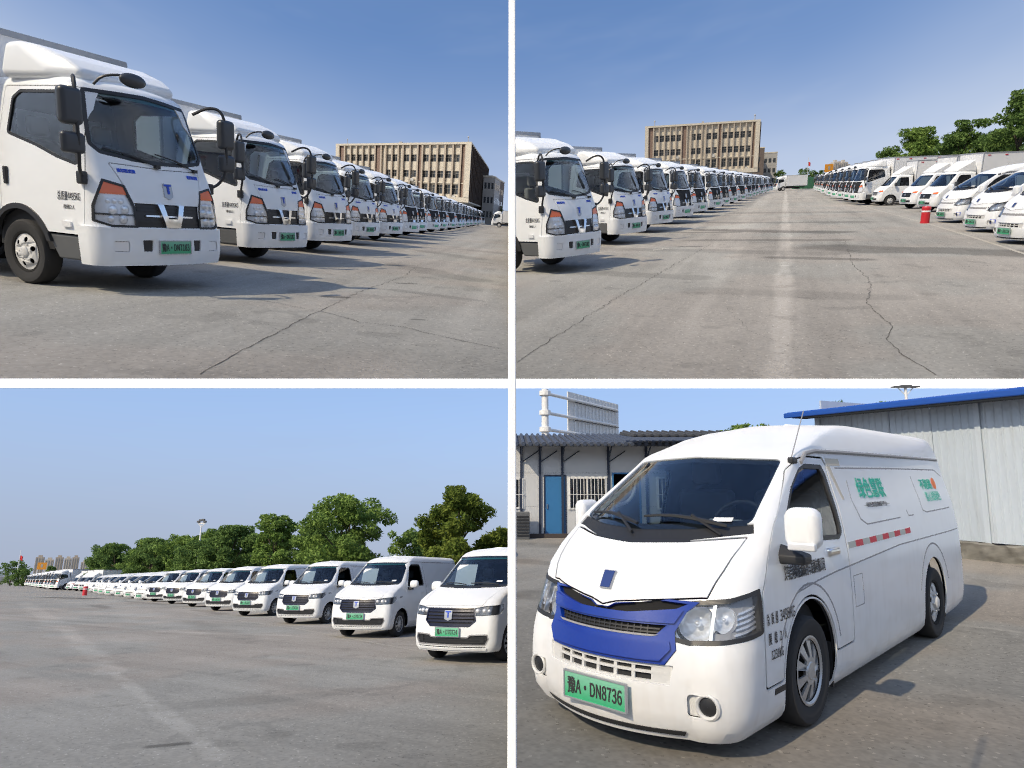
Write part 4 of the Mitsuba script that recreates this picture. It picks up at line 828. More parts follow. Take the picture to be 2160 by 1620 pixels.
GA = [(-2.74, 15.56, -.92, 13.3, .5, .22), (-3.19, 22.5, -1.46, 20.6, .6, .22), (-1.9, 10.4, -.6, 9.9, .16, .2), (-2.3, 26, -.6, 25, .5, .2), (-1.74, 8.3, -1.2, 8.6, .3, .08), (-2.6, 9.0, -2.4, 9.05, .10, .5), (-2.1, 11.5, -1.85, 11.6, .09, .5), (-1.2, 7.6, -1.1, 7.62, .05, .4)]
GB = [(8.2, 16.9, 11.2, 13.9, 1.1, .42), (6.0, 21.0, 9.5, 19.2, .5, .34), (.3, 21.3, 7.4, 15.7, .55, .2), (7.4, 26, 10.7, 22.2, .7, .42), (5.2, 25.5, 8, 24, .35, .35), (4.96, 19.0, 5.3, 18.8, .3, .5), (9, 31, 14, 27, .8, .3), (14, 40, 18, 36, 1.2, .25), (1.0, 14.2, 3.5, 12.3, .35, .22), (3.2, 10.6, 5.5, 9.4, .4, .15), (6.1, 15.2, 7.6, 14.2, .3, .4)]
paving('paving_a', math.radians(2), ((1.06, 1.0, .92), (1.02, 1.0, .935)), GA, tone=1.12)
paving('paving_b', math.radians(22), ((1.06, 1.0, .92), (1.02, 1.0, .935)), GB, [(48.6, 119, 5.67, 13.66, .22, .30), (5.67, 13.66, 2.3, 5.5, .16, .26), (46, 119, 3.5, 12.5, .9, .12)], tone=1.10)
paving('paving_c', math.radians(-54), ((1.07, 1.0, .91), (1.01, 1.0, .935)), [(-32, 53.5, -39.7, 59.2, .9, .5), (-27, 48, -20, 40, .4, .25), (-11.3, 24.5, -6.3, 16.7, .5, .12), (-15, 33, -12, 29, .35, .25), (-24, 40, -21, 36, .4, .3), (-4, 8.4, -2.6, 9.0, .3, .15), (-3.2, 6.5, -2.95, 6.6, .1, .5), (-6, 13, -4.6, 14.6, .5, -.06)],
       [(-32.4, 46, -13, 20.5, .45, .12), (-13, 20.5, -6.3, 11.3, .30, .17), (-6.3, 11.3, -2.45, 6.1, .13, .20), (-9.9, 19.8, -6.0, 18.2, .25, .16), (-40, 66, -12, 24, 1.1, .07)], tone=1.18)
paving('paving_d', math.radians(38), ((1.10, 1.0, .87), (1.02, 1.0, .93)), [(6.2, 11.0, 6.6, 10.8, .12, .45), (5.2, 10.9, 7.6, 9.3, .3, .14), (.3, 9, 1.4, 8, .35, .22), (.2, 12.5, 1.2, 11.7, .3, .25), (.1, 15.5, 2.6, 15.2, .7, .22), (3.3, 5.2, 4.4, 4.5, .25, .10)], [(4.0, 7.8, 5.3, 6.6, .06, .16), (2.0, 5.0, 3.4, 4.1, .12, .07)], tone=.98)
EA, EB = ((-3.28, 3.87), (-.02, 4.99)), ((.02, 5.83), (4.51, 5.19))
sheet('ground', 'A', -900, 60, 3, 900, 'paving_a', edge=EA)
sheet('ground', 'B', -60, 1500, 4, 1500, 'paving_b', edge=EB)
sheet('ground', 'C', -1500, 0.0, -12, 1100, 'paving_c')
sheet('ground', 'D', 0.0, 400, -12, 400, 'paving_d')
# added white dividing bands along the upper lots, tilted up to catch sun
mat('divider_white', (.92, .92, .915), .7)
for lot, top, low in (('A', [(-3.9, 3.661), (-.021, 4.989)], [(-3.43, 3.232, .0935), (-.014, 4.391, .079)]), ('B', [(.022, 5.832), (5.2, 5.096)], [(.018, 5.133, .121), (4.6, 4.485, .129)])):
    V = [(x, y, .004) for x, y in top] + low[::-1]; V += [(x, y + .02, z - .006) for x, y, z in V]
    F = [[0, 2, 1], [0, 3, 2], [4, 5, 6], [4, 6, 7], [0, 1, 5], [0, 5, 4], [1, 2, 6], [1, 6, 5], [2, 3, 7], [2, 7, 6], [3, 0, 4], [3, 4, 7]]
    single('divider_band', lot, trimesh.Trimesh(V, F, process=False), 'divider_white', smooth=False, kind='structure')

def ribbon(pts, w, z=.004, seed=0, jag=.5):
    rng = random.Random(seed); p = [np.array(pts[0], float)]
    for a, b in zip(pts[:-1], pts[1:]):
        a, b = np.array(a, float), np.array(b, float); L = np.linalg.norm(b - a); n = max(2, int(L / .12)); t = (b - a) / L; o = np.array([-t[1], t[0]])
        for i in range(1, n + 1): p.append(a + (b - a) * i / n + o * rng.uniform(-1, 1) * min(.06, L * .03) * jag)
    p = np.array(p); t = np.gradient(p, axis=0); t /= np.linalg.norm(t, axis=1, keepdims=True); o = np.stack([-t[:, 1], t[:, 0]], 1)
    ww = np.array([w * rng.uniform(.45, 1.3) if jag else w for _ in p])[:, None] / 2
    L, R = p + o * ww, p - o * ww; V = np.vstack([np.c_[L, np.full(len(p), z)], np.c_[R, np.full(len(p), z)]]); n = len(p); F = []
    for i in range(n - 1): F += [[i, n + i, n + i + 1], [i, n + i + 1, i + 1]]
    return trimesh.Trimesh(V, F, process=False)
mat('crack_dark', (.075, .072, .066), .95); mat('road_paint', (.36, .345, .31), .8); mat('old_paint', (.27, .255, .225), .85)
def ground_part(key, lot, nm, mesh, m):
    M0, k, side, _ = LOT[lot]; n = numbered(f'{key}__{nm}'); c = clip_to_lot(mesh, M0, side)
    if c is None: return
    scene[n] = {**mikit.ply(mesh, m, smooth=False), 'to_world': T(M0)} if isinstance(c, str) else mikit.ply(c, m, smooth=False)
CR = [('ground', 'A', [(-2.14, 4.4), (-2.2, 5.15), (-2.24, 6.33), (-2.3, 7.43), (-2.3, 8.17), (-2.36, 9.87), (-2.22, 12.64), (-2.5, 17)], .022), ('ground', 'A', [(-3.23, 8.21), (-2.73, 7.89), (-2.12, 7.53), (-1.69, 7.1), (-1.21, 7.01), (-.7, 6.58), (-.1, 6.19)], .022),
      ('ground', 'A', [(-2.9, 10.6), (-1.6, 10.2), (-.3, 9.4)], .012), ('ground', 'A', [(-2.4, 12.0), (-1.1, 11.3), (-.3, 11.2)], .02),
      ('ground_001', 'B', [(9.66, 19.31), (6.85, 13.22), (6.11, 11.2), (4.91, 8.99), (4.66, 8.29), (4.38, 7.42), (3.99, 6.85), (3.75, 6.14), (3.64, 5.45)], .026), ('ground_001', 'B', [(.06, 6.44), (.39, 7.25), (1.15, 9.07), (2.04, 11.06), (3.57, 14.42), (5.89, 19.43)], .024),
      ('ground_001', 'B', [(6.8, 13.2), (8.4, 12.4), (10, 12.3)], .018), ('ground_001', 'B', [(2.9, 6.6), (2.75, 7.5), (3.0, 9.0)], .008), ('ground_001', 'B', [(4.1, 24.8), (7.4, 23.0), (9.5, 22.5)], .03),
      ('ground_002', 'C', [(-7.2, 14.5), (-5.4, 13.2), (-3.9, 13.5), (-2.2, 11.9)], .008), ('ground_003', 'D', [(2.2, 6.4), (3.0, 5.9), (4.2, 5.3)], .006)]
for i, (key, lot, pts, w) in enumerate(CR): ground_part(key, lot, 'crack', ribbon(pts, w * .45, seed=i), 'crack_dark')
ground_part('ground_001', 'B', 'painted_line', ribbon([(30, 59.6), (21.54, 40.62), (15.5, 25.12), (12.78, 18.5), (11.12, 14.63), (10, 12)], .10, jag=0), 'old_paint')
ground_part('ground_001', 'B', 'painted_line', ribbon([(3.95, 18.2), (4.5, 18.6)], .09, jag=0), 'road_paint')
ground_part('ground_002', 'C', 'painted_line', ribbon([(-14.5, 31), (-10.69, 25.77), (-6.46, 20.67), (-2.94, 15.6), (-1.15, 13.05), (-.05, 11.6)], .09, jag=0), 'old_paint')
ground_part('ground_002', 'C', 'paint_scrap', ribbon([(-9.86, 19.83), (-9.7, 20.0), (-9.5, 20.0)], .10, seed=4), 'road_paint')
ground_part('ground_002', 'C', 'paint_scrap', ribbon([(-5.95, 18.19), (-5.7, 18.1)], .10, seed=5), 'road_paint')
ground_part('ground_002', 'C', 'paint_scrap', ribbon([(-1.16, 8.89), (-1.08, 8.9)], .04, seed=6), 'road_paint')
# slim post added as the white divider between left and right lots
post = cat([box(-.0062, .0062, -.0062, .0062, 0, 3.1, .002), box(-.05, .05, -.05, .05, 0, .012, .003)])
key = numbered('divider_post'); scene[key] = {**mikit.ply(post, 'divider_white', smooth=30), 'to_world': T(pose(0, 1.0))}
labels[key] = {'label': 'added slim white post drawing the divider between the left and right lots', 'category': 'post'}

# ---- trees --------------------------------------------------------------------------------------
def leafmat(key, dark, light, k):
    def fn(p, n, uv):
        q = p * (1.0 / k); c = cell_rand(dr.floor(q.x * 1.7), dr.floor(q.y * 1.7), dr.floor(q.z * 1.7)); f = cell_rand(dr.floor(q.x * 9), dr.floor(q.y * 9), dr.floor(q.z * 9))
        return mix(dark, light, dr.clip(c * .55 + f * .5 - .05, 0, 1))
    scene[key] = {'type': 'principledthin', 'base_color': mikit.proc(fn), 'roughness': .55, 'diff_trans': .55, 'spec_trans': 0.0}
for k, nm in ((1.0, ''), (131.0, '_b'), (150.0, '_a')):
    leafmat('leaf_dark' + nm, (.07, .13, .04), (.22, .33, .10), k); leafmat('leaf_mid' + nm, (.09, .165, .04), (.29, .41, .11), k)
leafmat('leaf_olive', (.06, .11, .025), (.24, .29, .06), 1.0)
mat('bark', (.07, .055, .04), .9)
def make_tree(h, w, seed, leaf, n=4200, base=.12, size=.15, gap=.5):
    rng = np.random.default_rng(seed); K = Kind()
    tops = []; lean = rng.uniform(-.05, .05, 2) * h
    tr = [tube([(0, 0, -.1), (lean[0] * .3, lean[1] * .3, h * .3), (lean[0], lean[1], h * .62)], [.05 * h * .5, .034 * h * .5, .012 * h], 7)]
    nb = 13
    for i in range(nb):
        a = i * 2.4 + rng.uniform(-.4, .4); t = (i + .5) / nb; z0 = h * (.15 + .45 * t); rad = w / 2 * rng.uniform(.45, .95) * math.sin(PI * (.22 + .70 * t)) ** .7; z1 = h * (base + .10 + (.80 - base) * t + rng.uniform(0, .07))
        e = np.array([math.cos(a) * rad, math.sin(a) * rad, z1]); s = np.array([lean[0] * z0 / h, lean[1] * z0 / h, z0]); tr.append(tube([s, (s + e) / 2 + [0, 0, -.03 * h], e], [.010 * h, .007 * h, .003 * h], 5)); tops.append(e)
    tops.append(np.array([lean[0], lean[1], h * .90]))
    K.add('trunk', cat(tr), 'bark', 40)
    cl = []
    for e in tops:
        for _ in range(5): cl.append((e + rng.normal(0, 1, 3) * [w * .11, w * .11, h * .055], rng.uniform(.10, .19) * w * .5 + .12))
    for _ in range(12):
        a = rng.uniform(0, 2 * PI); t = rng.uniform(0, 1); r0 = w / 2 * math.sin(PI * (.2 + .75 * t)) ** .6 * rng.uniform(.6, 1.02); cl.append((np.array([math.cos(a) * r0, math.sin(a) * r0, h * (base + (.95 - base) * t)]), w * rng.uniform(.05, .1)))
    c = np.array([q[0] for q in cl]); r = np.array([q[1] for q in cl]); pk = rng.choice(len(cl), n, p=r ** 2 / (r ** 2).sum())
    d = rng.normal(0, 1, (n, 3)); d /= np.linalg.norm(d, axis=1, keepdims=True); P = c[pk] + d * (r[pk] * rng.uniform(.35, 1.12, n) ** .6)[:, None] * [1.15, 1.15, .8]
    P[:, 2] = np.minimum(P[:, 2], h * 1.02); keep = P[:, 2] > h * base * .5; P = P[keep]; n = len(P)
    nn = rng.normal(0, 1, (n, 3)) + [0, 0, .7]; nn /= np.linalg.norm(nn, axis=1, keepdims=True); a = np.cross(nn, rng.normal(0, 1, (n, 3))); a /= np.linalg.norm(a, axis=1, keepdims=True); b = np.cross(nn, a)
    s = (size * rng.uniform(.6, 1.35, n))[:, None]
    V = np.stack([P - a * s, P + b * s * .45 + nn * s * .12, P + a * s, P - b * s * .45 + nn * s * .12], 1).reshape(-1, 3); i = np.arange(n) * 4
    F = np.vstack([np.stack([i, i + 1, i + 2], 1), np.stack([i, i + 2, i + 3], 1)])
    K.add('crown', trimesh.Trimesh(V, F, process=False), leaf, False); return K

# ---- office building ------------------------------------------------------------------------------
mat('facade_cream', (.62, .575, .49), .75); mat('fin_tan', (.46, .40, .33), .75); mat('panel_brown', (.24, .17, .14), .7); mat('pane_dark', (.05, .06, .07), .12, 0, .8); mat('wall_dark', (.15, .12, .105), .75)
mat('wall_grey', (.42, .41, .39), .8); mat('frame_grey', (.34, .33, .31), .5); mat('soffit', (.30, .28, .25), .8)
def make_office(W, D, H=17.0, skew=0.0):
    K = Kind(); zg = 4.7
    lay = [('e', .026), ('b', .048)] + [('w', .0505)] * 5 + [('b', .048), ('c', .036)] + [('w', .0475)] * 2 + [('c', .035)] + [('w', .0535)] * 2 + [('b', .033)] + [('w', .0515)] * 5 + [('b', .031), ('e', .032)]
    tot = sum(a for _, a in lay); bands = [(12.9, 14.5), (9.45, 11.0), (6.0, 8.05)]
    holes = []; x = 0; spans = []
    for t, f in lay: spans.append((t, x, x + f / tot * W)); x += f / tot * W
    wall = sbox(0, zg, W, H)
    for t, a, b in spans:
        if t == 'w':
            for z0, z1 in bands: holes.append((a + .12 * (b - a), b - .12 * (b - a), z0, z1))
    for a, b, z0, z1 in holes: wall = wall.difference(sbox(a, z0, b, z1))
    fw = extr(wall, .35); fw.vertices = np.stack([fw.vertices[:, 0], .35 - fw.vertices[:, 2], fw.vertices[:, 1]], -1)
    K.add('facade_wall', fw, 'facade_cream', False)
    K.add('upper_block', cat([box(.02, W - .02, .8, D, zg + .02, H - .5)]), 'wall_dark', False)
    K.add('roof', box(0, W, .36, D, H - .48, H - .25), 'wall_grey', False)
    K.add('parapet', cat([box(-.1, W + .1, -.62, -.10, H - .45, H), box(W - .30, W + .1, -.08, D, H - .45, H), box(-.1, .3, -.08, D, H - .45, H)]), 'facade_cream', False)
    K.add('floor_slab', cat([box(-.05, W + .1, -.50, -.002, zg - .25, zg + .75), box(0, W + .1, .36, D, zg - .25, zg), box(.03, W - .03, -.20, -.003, 8.30, 8.55)]), 'facade_cream', False)
    K.add('end_pier', box(-.08, spans[0][2], -.60, -.004, zg + .76, H - .46), 'facade_cream', False); K.add('end_pier', box(spans[-1][1], W + .08, -.60, -.004, zg + .76, H - .46), 'facade_cream', False)
    K.add('ground_floor', box(1.5, W - 2.6, 2.2, D - 1, 0, zg - .25), 'facade_cream', False)
    for i in range(6): K.add('column', box(1 + i * (W - 3) / 5, 1.5 + i * (W - 3) / 5, .5, 1.0, 0, zg - .25), 'facade_cream', False, 1)
    fx = sorted(set(round(v, 3) for t, a, b in spans[1:-1] for v in (a, b)))
    for v in fx: K.add('fin', box(v - .16 * W / 28, v + .16 * W / 28, -.52, -.006, zg + .76, H - .46), 'fin_tan', False)
    for t, a, b in spans:
        if t == 'b':
            for z0, z1 in ((zg + .78, 8.28), (8.57, H - .47)): K.add('brown_panel', box(a + .2 * W / 28, b - .2 * W / 28, -.16, -.008, z0, z1), 'panel_brown', False)
    rng = random.Random(3)
    for a, b, z0, z1 in holes:
        w = K.add('window', cat([box(a, b, .10, .18, z0, z0 + .1), box(a, b, .10, .18, z1 - .1, z1), box((a + b) / 2 - .04, (a + b) / 2 + .04, .10, .18, z0, z1), box(a, b, .10, .18, z0 + .62 * (z1 - z0), z0 + .62 * (z1 - z0) + .07)]), 'frame_grey', False)
        K.add('pane', box(a, b, .20, .24, z0, z1), 'pane_dark', False, 0, under=w)
        if rng.random() < .4: t = rng.uniform(.25, .7); K.add('curtain', box(a + .03, a + (b - a) * t, .185, .197, z0 + .1 + (z1 - z0) * rng.choice((0, 0, .4)), z1 - .1), 'road_paint' if rng.random() < .6 else 'wall_grey', False, 1, under=w)
        if rng.random() < .14: K.add('air_conditioner', box(a + .1, a + .1 + .55 * (b - a), -.42, -.02, z0 - .85, z0 - .25), 'steel_white', False, 1)
    n = int(D / 3.2)
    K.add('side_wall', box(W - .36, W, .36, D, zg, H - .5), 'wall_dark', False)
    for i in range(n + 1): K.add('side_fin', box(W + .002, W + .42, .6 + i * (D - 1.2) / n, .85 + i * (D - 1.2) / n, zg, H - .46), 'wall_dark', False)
    for i in range(n):
        for z0, z1 in bands: K.add('side_window', box(W + .004, W + .05, 1.2 + i * (D - 1.2) / n, .4 + (i + 1) * (D - 1.2) / n, z0, z1), 'pane_dark', False, 1)
    K.add('roof_vent', cat([trimesh.creation.cylinder(.10, 1.3, sections=8).apply_translation((W - 1.2, 1, H + .5)), trimesh.creation.icosphere(1, .22).apply_translation((W - 1.2, 1, H + 1.2))]), 'wall_grey', 30)
    K.add('roof_vent', cat([trimesh.creation.cylinder(.10, 1.3, sections=8).apply_translation((W * .08, 1, H + .5)), trimesh.creation.icosphere(1, .22).apply_translation((W * .08, 1, H + 1.2))]), 'wall_grey', 30)
    K.add('roof_box', box(W * .5, W * .52, 1, 2, H - .3, H + .5), 'wall_grey', False)
    if skew:      # the side wall does not stand square to the front
        for p in K.parts: p['mesh'].vertices = p['mesh'].vertices + np.outer(p['mesh'].vertices[:, 1] * skew, [1, 0, 0])
    return K
def make_wing(w, d, h, m, top='facade_cream'):
    K = Kind(); K.add('wall', box(0, w, 0, d, 0, h), m, False); K.add('parapet', box(-.1, w + .1, -.1, d + .1, h, h + .4), top, False)
    for i in range(3):
        for j in range(max(1, int(h / 4))): K.add('window', box(w * (.12 + .3 * i), w * (.30 + .3 * i), -.06, -.002, 1.8 + j * 3.8, 3.4 + j * 3.8), 'pane_dark', False)
    for i in range(4):
        for j in range(max(1, int(h / 4))): K.add('side_window', box(w + .002, w + .06, d * (.08 + .23 * i), d * (.2 + .23 * i), 1.8 + j * 3.8, 3.4 + j * 3.8), 'pane_dark', False)
    return K
def make_tower(w, d, h, m):
    K = Kind(); K.add('wall', box(-w / 2, w / 2, 0, d, 0, h), m, False); K.add('roof', box(-w / 4, w / 4, d * .3, d * .7, h, h + 2.0), m, False)
    n = max(3, int(w / 4))
    for i in range(n):
        K.add('window_strip', box(-w / 2 + (i + .25) * w / n, -w / 2 + (i + .75) * w / n, -.15, -.003, 2, h - 1.2), 'tower_glass', False)
    return K
mat('tower_a', (.50, .47, .43), .8); mat('tower_b', (.42, .38, .34), .8); mat('tower_glass', (.22, .24, .26), .4)

# ---- small things of the lots ---------------------------------------------------------------------
mat('flag_red', (.62, .03, .03), .7); mat('pole_white', (.75, .75, .74), .4); mat('sign_orange', (.72, .30, .03), .6); mat('canister_red', (.55, .02, .03), .35, 0, .6); mat('green_metal', (.05, .16, .09), .5)
def make_flagpole(h):
    K = Kind(); K.add('pole', tube([(0, 0, 0), (0, 0, h)], .06 * h / 8, 8), 'pole_white', 30)
    n = 14; xs = np.linspace(0, .62, n); V = []; F = []
    for i, x in enumerate(xs):
        for z in (0, -.5, -1.05): V.append((x + .1, .12 * math.sin(x * 11), h * .86 + z - .5 * x))
    for i in range(n - 1):
        for j in range(2): a = i * 3 + j; F += [[a, a + 3, a + 4], [a, a + 4, a + 1]]
    f = trimesh.Trimesh(V, F, process=False); f.apply_scale(1.0); K.add('flag', f, 'flag_red', True); return K
def make_canister():
    K = Kind(); r = .15
    K.add('shell', lathe_z([(0, 0), (r, 0), (r, .03), (r * .96, .05), (r * .96, .50), (r, .52), (r, .56), (r * .85, .60), (0, .61)]), 'canister_red', 30)
    K.add('white_band', lathe_z([(r * .97, .40), (r * .985, .405), (r * .985, .45), (r * .97, .455)]), 'white_sticker', 30); return K
def lathe_z(prof, n=20):
    p = np.asarray(prof, float); w = np.arange(n) * 2 * PI / n; V = np.stack([p[:, None, 0] * np.cos(w), p[:, None, 0] * np.sin(w), p[:, None, 1] + 0 * w], -1).reshape(-1, 3); F = []
    for i in range(len(p) - 1):
        for j in range(n): k = (j + 1) % n; F += [[i * n + j, i * n + k, (i + 1) * n + k], [i * n + j, (i + 1) * n + k, (i + 1) * n + j]]
    return trimesh.Trimesh(V, F, process=True)
def make_lamp(h):
    K = Kind(); K.add('pole', tube([(0, 0, 0), (0, 0, h * .93)], [.10, .06], 10), 'pole_white', 30)
    K.add('bracket', cat([tube([(0, 0, h * .90), (s * .28, 0, h * .95)], .03, 6) for s in (-1, 1)] + [box(-.34, .34, -.04, .04, h * .945, h * .965)]), 'pole_white', 30)
    for a, z in ((-.30, .98), (.30, .98), (-.12, 1.0), (.14, 1.005)): K.add('floodlight', rhull([(a + i, j, h * z + k) for i in (-.13, .13) for j in (-.16, .10) for k in (-.10, .08)], .03), 'grey_plastic', 30)
    return K
def make_solar_lamp(h):
    K = Kind(); K.add('pole', tube([(0, 0, 0), (0, 0, h)], .05, 10), 'pole_white', 30); K.add('lamp_head', cat([box(-.48, .48, -.14, .14, h, h + .04), box(-.2, .2, -.1, .1, h + .04, h + .08)]), 'grey_plastic', False)
    K.add('bracket', cat([tube([(0, 0, h - .32), (s * .30, 0, h)], .018, 6) for s in (-1, 1)]), 'pole_white', 30); return K

# shed of profiled sheet, and the low row of offices, in the lower right lot

def sheet_fn(base):
    def fn(p, n, uv):
        a = fbm(p.x * 3, p.y * 3, p.z * .7, octaves=4); g = smoothstep(.55, .8, fbm(p.x * 9, p.y * 9, p.z * .5 + 4, octaves=3)); low = (1 - smoothstep(-1.0, -.2, p.z - 1.2)) * a
        return mix(base, (.26, .24, .21), dr.clip(.16 * g + .4 * low, 0, .6)) * (1 - .06 * (a - .5))
    return mikit.proc(fn)
mat('sheet_pale', sheet_fn((.50, .56, .62)), .45, .1); mat('sheet_pale_b', sheet_fn((.46, .52, .58)), .5, .1); mat('roof_blue', (.012, .075, .36), .45); mat('prefab_wall', (.50, .51, .52), .6); mat('stud_navy', (.018, .028, .055), .5); mat('door_blue', (.03, .15, .34), .4, 0, .3)
mat('tile_blue', (.05, .065, .10), .6); mat('underside', (.05, .055, .065), .8); mat('concrete', {**mikit.proc(lambda p, n, uv: mix((.07, .065, .055), (.26, .25, .22), fbm(p.x * 6, p.y * 6, p.z * 9, octaves=4)))}, .95); mat('interior_dark', (.02, .022, .028), .8); mat('bar_white', (.66, .66, .65), .5); mat('base_dark', (.06, .05, .048), .9)
def make_shed(L, H):
    # wall along local x (0..L) facing -y
    K = Kind(); rng = random.Random(8)
    n = int(L / .9)
    for i in range(n):
        x0, x1 = i * .9, i * .9 + .892; pts = []
        for j in range(6):
            a = x0 + j * .1487; pts += [(a, 0), (a + .09, 0), (a + .105, -.022), (a + .13, -.022)]
        pts = [(min(a, x1), b) for a, b in pts] + [(x1, 0)]
        dent = rng.uniform(-.012, .012); zz = (.30, .9, 1.6, H); V, F = [], []
        for z in zz:
            for a, b in pts: V.append((a, b + dent * math.sin((z - .3) * 2.2) * 1.4 + .012 * math.sin(a * 5 + z * 3 + i), z))
        m = len(pts)
        for r in range(len(zz) - 1):
            for j in range(m - 1): q = r * m + j; F += [[q, q + 1, q + m + 1], [q, q + m + 1, q + m]]
        K.add('wall_sheet', trimesh.Trimesh(V, F, process=False), 'sheet_pale' if i % 3 else 'sheet_pale_b', False)
    for i in range(0, n + 1, 4): K.add('cover_strip', box(i * .9 - .05, i * .9 + .05, -.05, -.028, .28, H - .02), 'sheet_pale', False)
    K.add('corner_strip', box(-.06, .06, -.06, .06, .28, H), 'sheet_pale', False)
    K.add('end_wall', box(.0, .05, .07, 8, .3, H + .4), 'sheet_pale_b', False)
    K.add('roof', cat([rhull([(-.45, -.56, H + .02), (L, -.56, H + .02), (-.45, 8, H + 1.1), (L, 8, H + 1.1), (-.45, -.56, H + .08), (L, -.56, H + .08), (-.45, 8, H + 1.16), (L, 8, H + 1.16)], .02)]), 'roof_blue', 30)
    K.add('gutter', box(-.47, L, -.64, -.565, H - .02, H + .10, .02), 'roof_blue', 30)
    K.add('soffit', box(-.3, L, -.55, -.07, H - .03, H + .01), 'underside', False)
    led = trimesh.creation.box(extents=(L, .55, .30)); led = led.subdivide_to_size(.16); v = led.vertices; v += (meshkit.noise(v * 7, 3)[:, None] - .5) * [.03, .10, .06]; led.vertices = v + [L / 2, -.12, .13]
    K.add('ledge', led, 'concrete', 40); return K
def make_offices(L):
    # low prefabricated row along local x, facing -y, z up
    K = Kind(); H = 2.32; D = 3.0
    op = [('window', .02, .30, .72, 1.50), ('door', .80, 1.38, .02, 1.58), ('window', 1.42, 2.42, .70, 1.52), ('doorway', 2.56, 3.3, .02, 1.60), ('window', 3.7, 4.7, .70, 1.52), ('door', 5.0, 5.6, .02, 1.58)]
    w = sbox(0, 0, L, H)
    for _, a, b, z0, z1 in op: w = w.difference(sbox(a, z0, b, z1))
    studs = (.22, .70, 1.28, 2.47, 3.45, 4.85)
    xs = [0] + list(studs) + [L]
    for a, b in zip(xs[:-1], xs[1:]):
        for z0, z1 in ((0.02, .765), (.77, 1.625), (1.63, H)):
            q = w.intersection(sbox(a, z0, b, z1))
            if q.area > .01: m = extr(q, .06); m.vertices = np.stack([m.vertices[:, 0], .06 - m.vertices[:, 2], m.vertices[:, 1]], -1); K.add('wall_panel', m, 'prefab_wall', False)
    for s in studs: K.add('stud', box(s - .03, s + .03, -.05, -.002, 0, H), 'stud_navy', False)
    K.add('brace', cat([tube([(s, -.06, H - .35), (s + .02, -.55, H - .02)], .02, 5) for s in studs] + [tube([(s + .45, -.05, H - .12), (s, -.05, H - .42)], .015, 5) for s in studs]), 'stud_navy', 30)
    K.add('back_room', cat([box(0, L, D, D + .06, 0, H), box(0, L, .10, D, -.01, .02), box(-.06, -.002, .07, D, 0, H), box(L + .002, L + .06, .07, D, 0, H)]), 'interior_dark', False)
    for t, a, b, z0, z1 in op:
        if t == 'window':
            fr = K.add('window', cat([box(a, b, -.03, .05, z0, z0 + .04), box(a, b, -.03, .05, z1 - .04, z1), box(a, a + .04, -.03, .05, z0 + .041, z1 - .041), box(b - .04, b, -.03, .05, z0 + .041, z1 - .041)] + ([box((a + b) / 2 - .02, (a + b) / 2 + .02, -.03, .05, z0 + .041, z1 - .041)] if b - a > .5 else [])), 'bar_white', False)
            K.add('pane', box(a + .04, b - .04, .052, .058, z0 + .04, z1 - .04), 'glass_side', False, 0, under=fr)
            n = max(3, int((b - a) / .09)); K.add('window_bar', cat([box(a + (i + .5) * (b - a) / n - .008, a + (i + .5) * (b - a) / n + .008, -.055, -.035, z0, z1) for i in range(n)] + [box(a, b, -.058, -.034, z0 + .45 * (z1 - z0), z0 + .45 * (z1 - z0) + .016)]), 'bar_white', False, 0, under=fr)
            K.add('curtain', box(a + .05, b - .05, .16, .18, z0, z1), 'cabin_grey', False, 1, under=fr)
        elif t == 'door':
            d = K.add('door', box(a + .03, b - .03, .005, .045, z0, z1 - .03), 'door_blue', False); K.add('door_frame', cat([box(a, a + .03, -.02, .05, z0, z1), box(b - .03, b, -.02, .05, z0, z1), box(a, b, -.02, .05, z1 - .028, z1)]), 'stud_navy', False, 0, under=d); K.add('handle', box(a + .07, a + .10, -.03, .0, .72, .84), 'chrome', False, 1, under=d)
        else: K.add('doorway_frame', cat([box(a, a + .04, -.02, .05, z0, z1), box(b - .04, b, -.02, .05, z0, z1), box(a, b, -.02, .05, z1, z1 + .04)]), 'door_blue', False)
    # roof of curved tiles in overlapping rows
    n = int((L + 1.0) / .17); e = []
    roof = []
    for i in range(n):
        x0 = -.25 + i * .17
        roof.append(tube([(x0, -.75, H + .02), (x0, .6, H + .18), (x0, 3.2, H + .5)], [.055, .05, .05], 6))
    K.add('roof_sheet', cat([rhull([(-.3, -.72, H - .04), (L + .3, -.72, H - .04), (-.3, 3.2, H + .44), (L + .3, 3.2, H + .44), (-.3, -.72, H), (L + .3, -.72, H), (-.3, 3.2, H + .48), (L + .3, 3.2, H + .48)], .01)]), 'underside', False)
    ke = {'kind': 'stuff'}
    K.add('roof_tile', cat(roof), 'tile_blue', 30)
    K.add('canopy', cat([rhull([(2.9, -1.25, H + .16), (L, -1.25, H + .16), (2.75, -.2, H + .30), (L, -.2, H + .30), (2.9, -1.25, H + .20), (L, -1.25, H + .20), (2.75, -.2, H + .36), (L, -.2, H + .36)], .015)] + [tube([(2.95 + i * .2, -1.30, H + .21), (2.85 + i * .2, -.2, H + .37)], .035, 5) for i in range(int((L - 3) / .2))]), 'underside', 30)
    K.add('base_strip', box(-.05, L, -.16, -.06, -.02, .10), 'base_dark', False); return K
def make_cabinet():
    K = Kind(); K.add('case', box(-.17, .17, -.16, .16, .0, .66, .02), 'grey_plastic', 30)
    for i in range(7): K.add('louvre', box(-.15, .15, -.185, -.162, .08 + i * .075, .12 + i * .075), 'black_plastic', False)
    return K
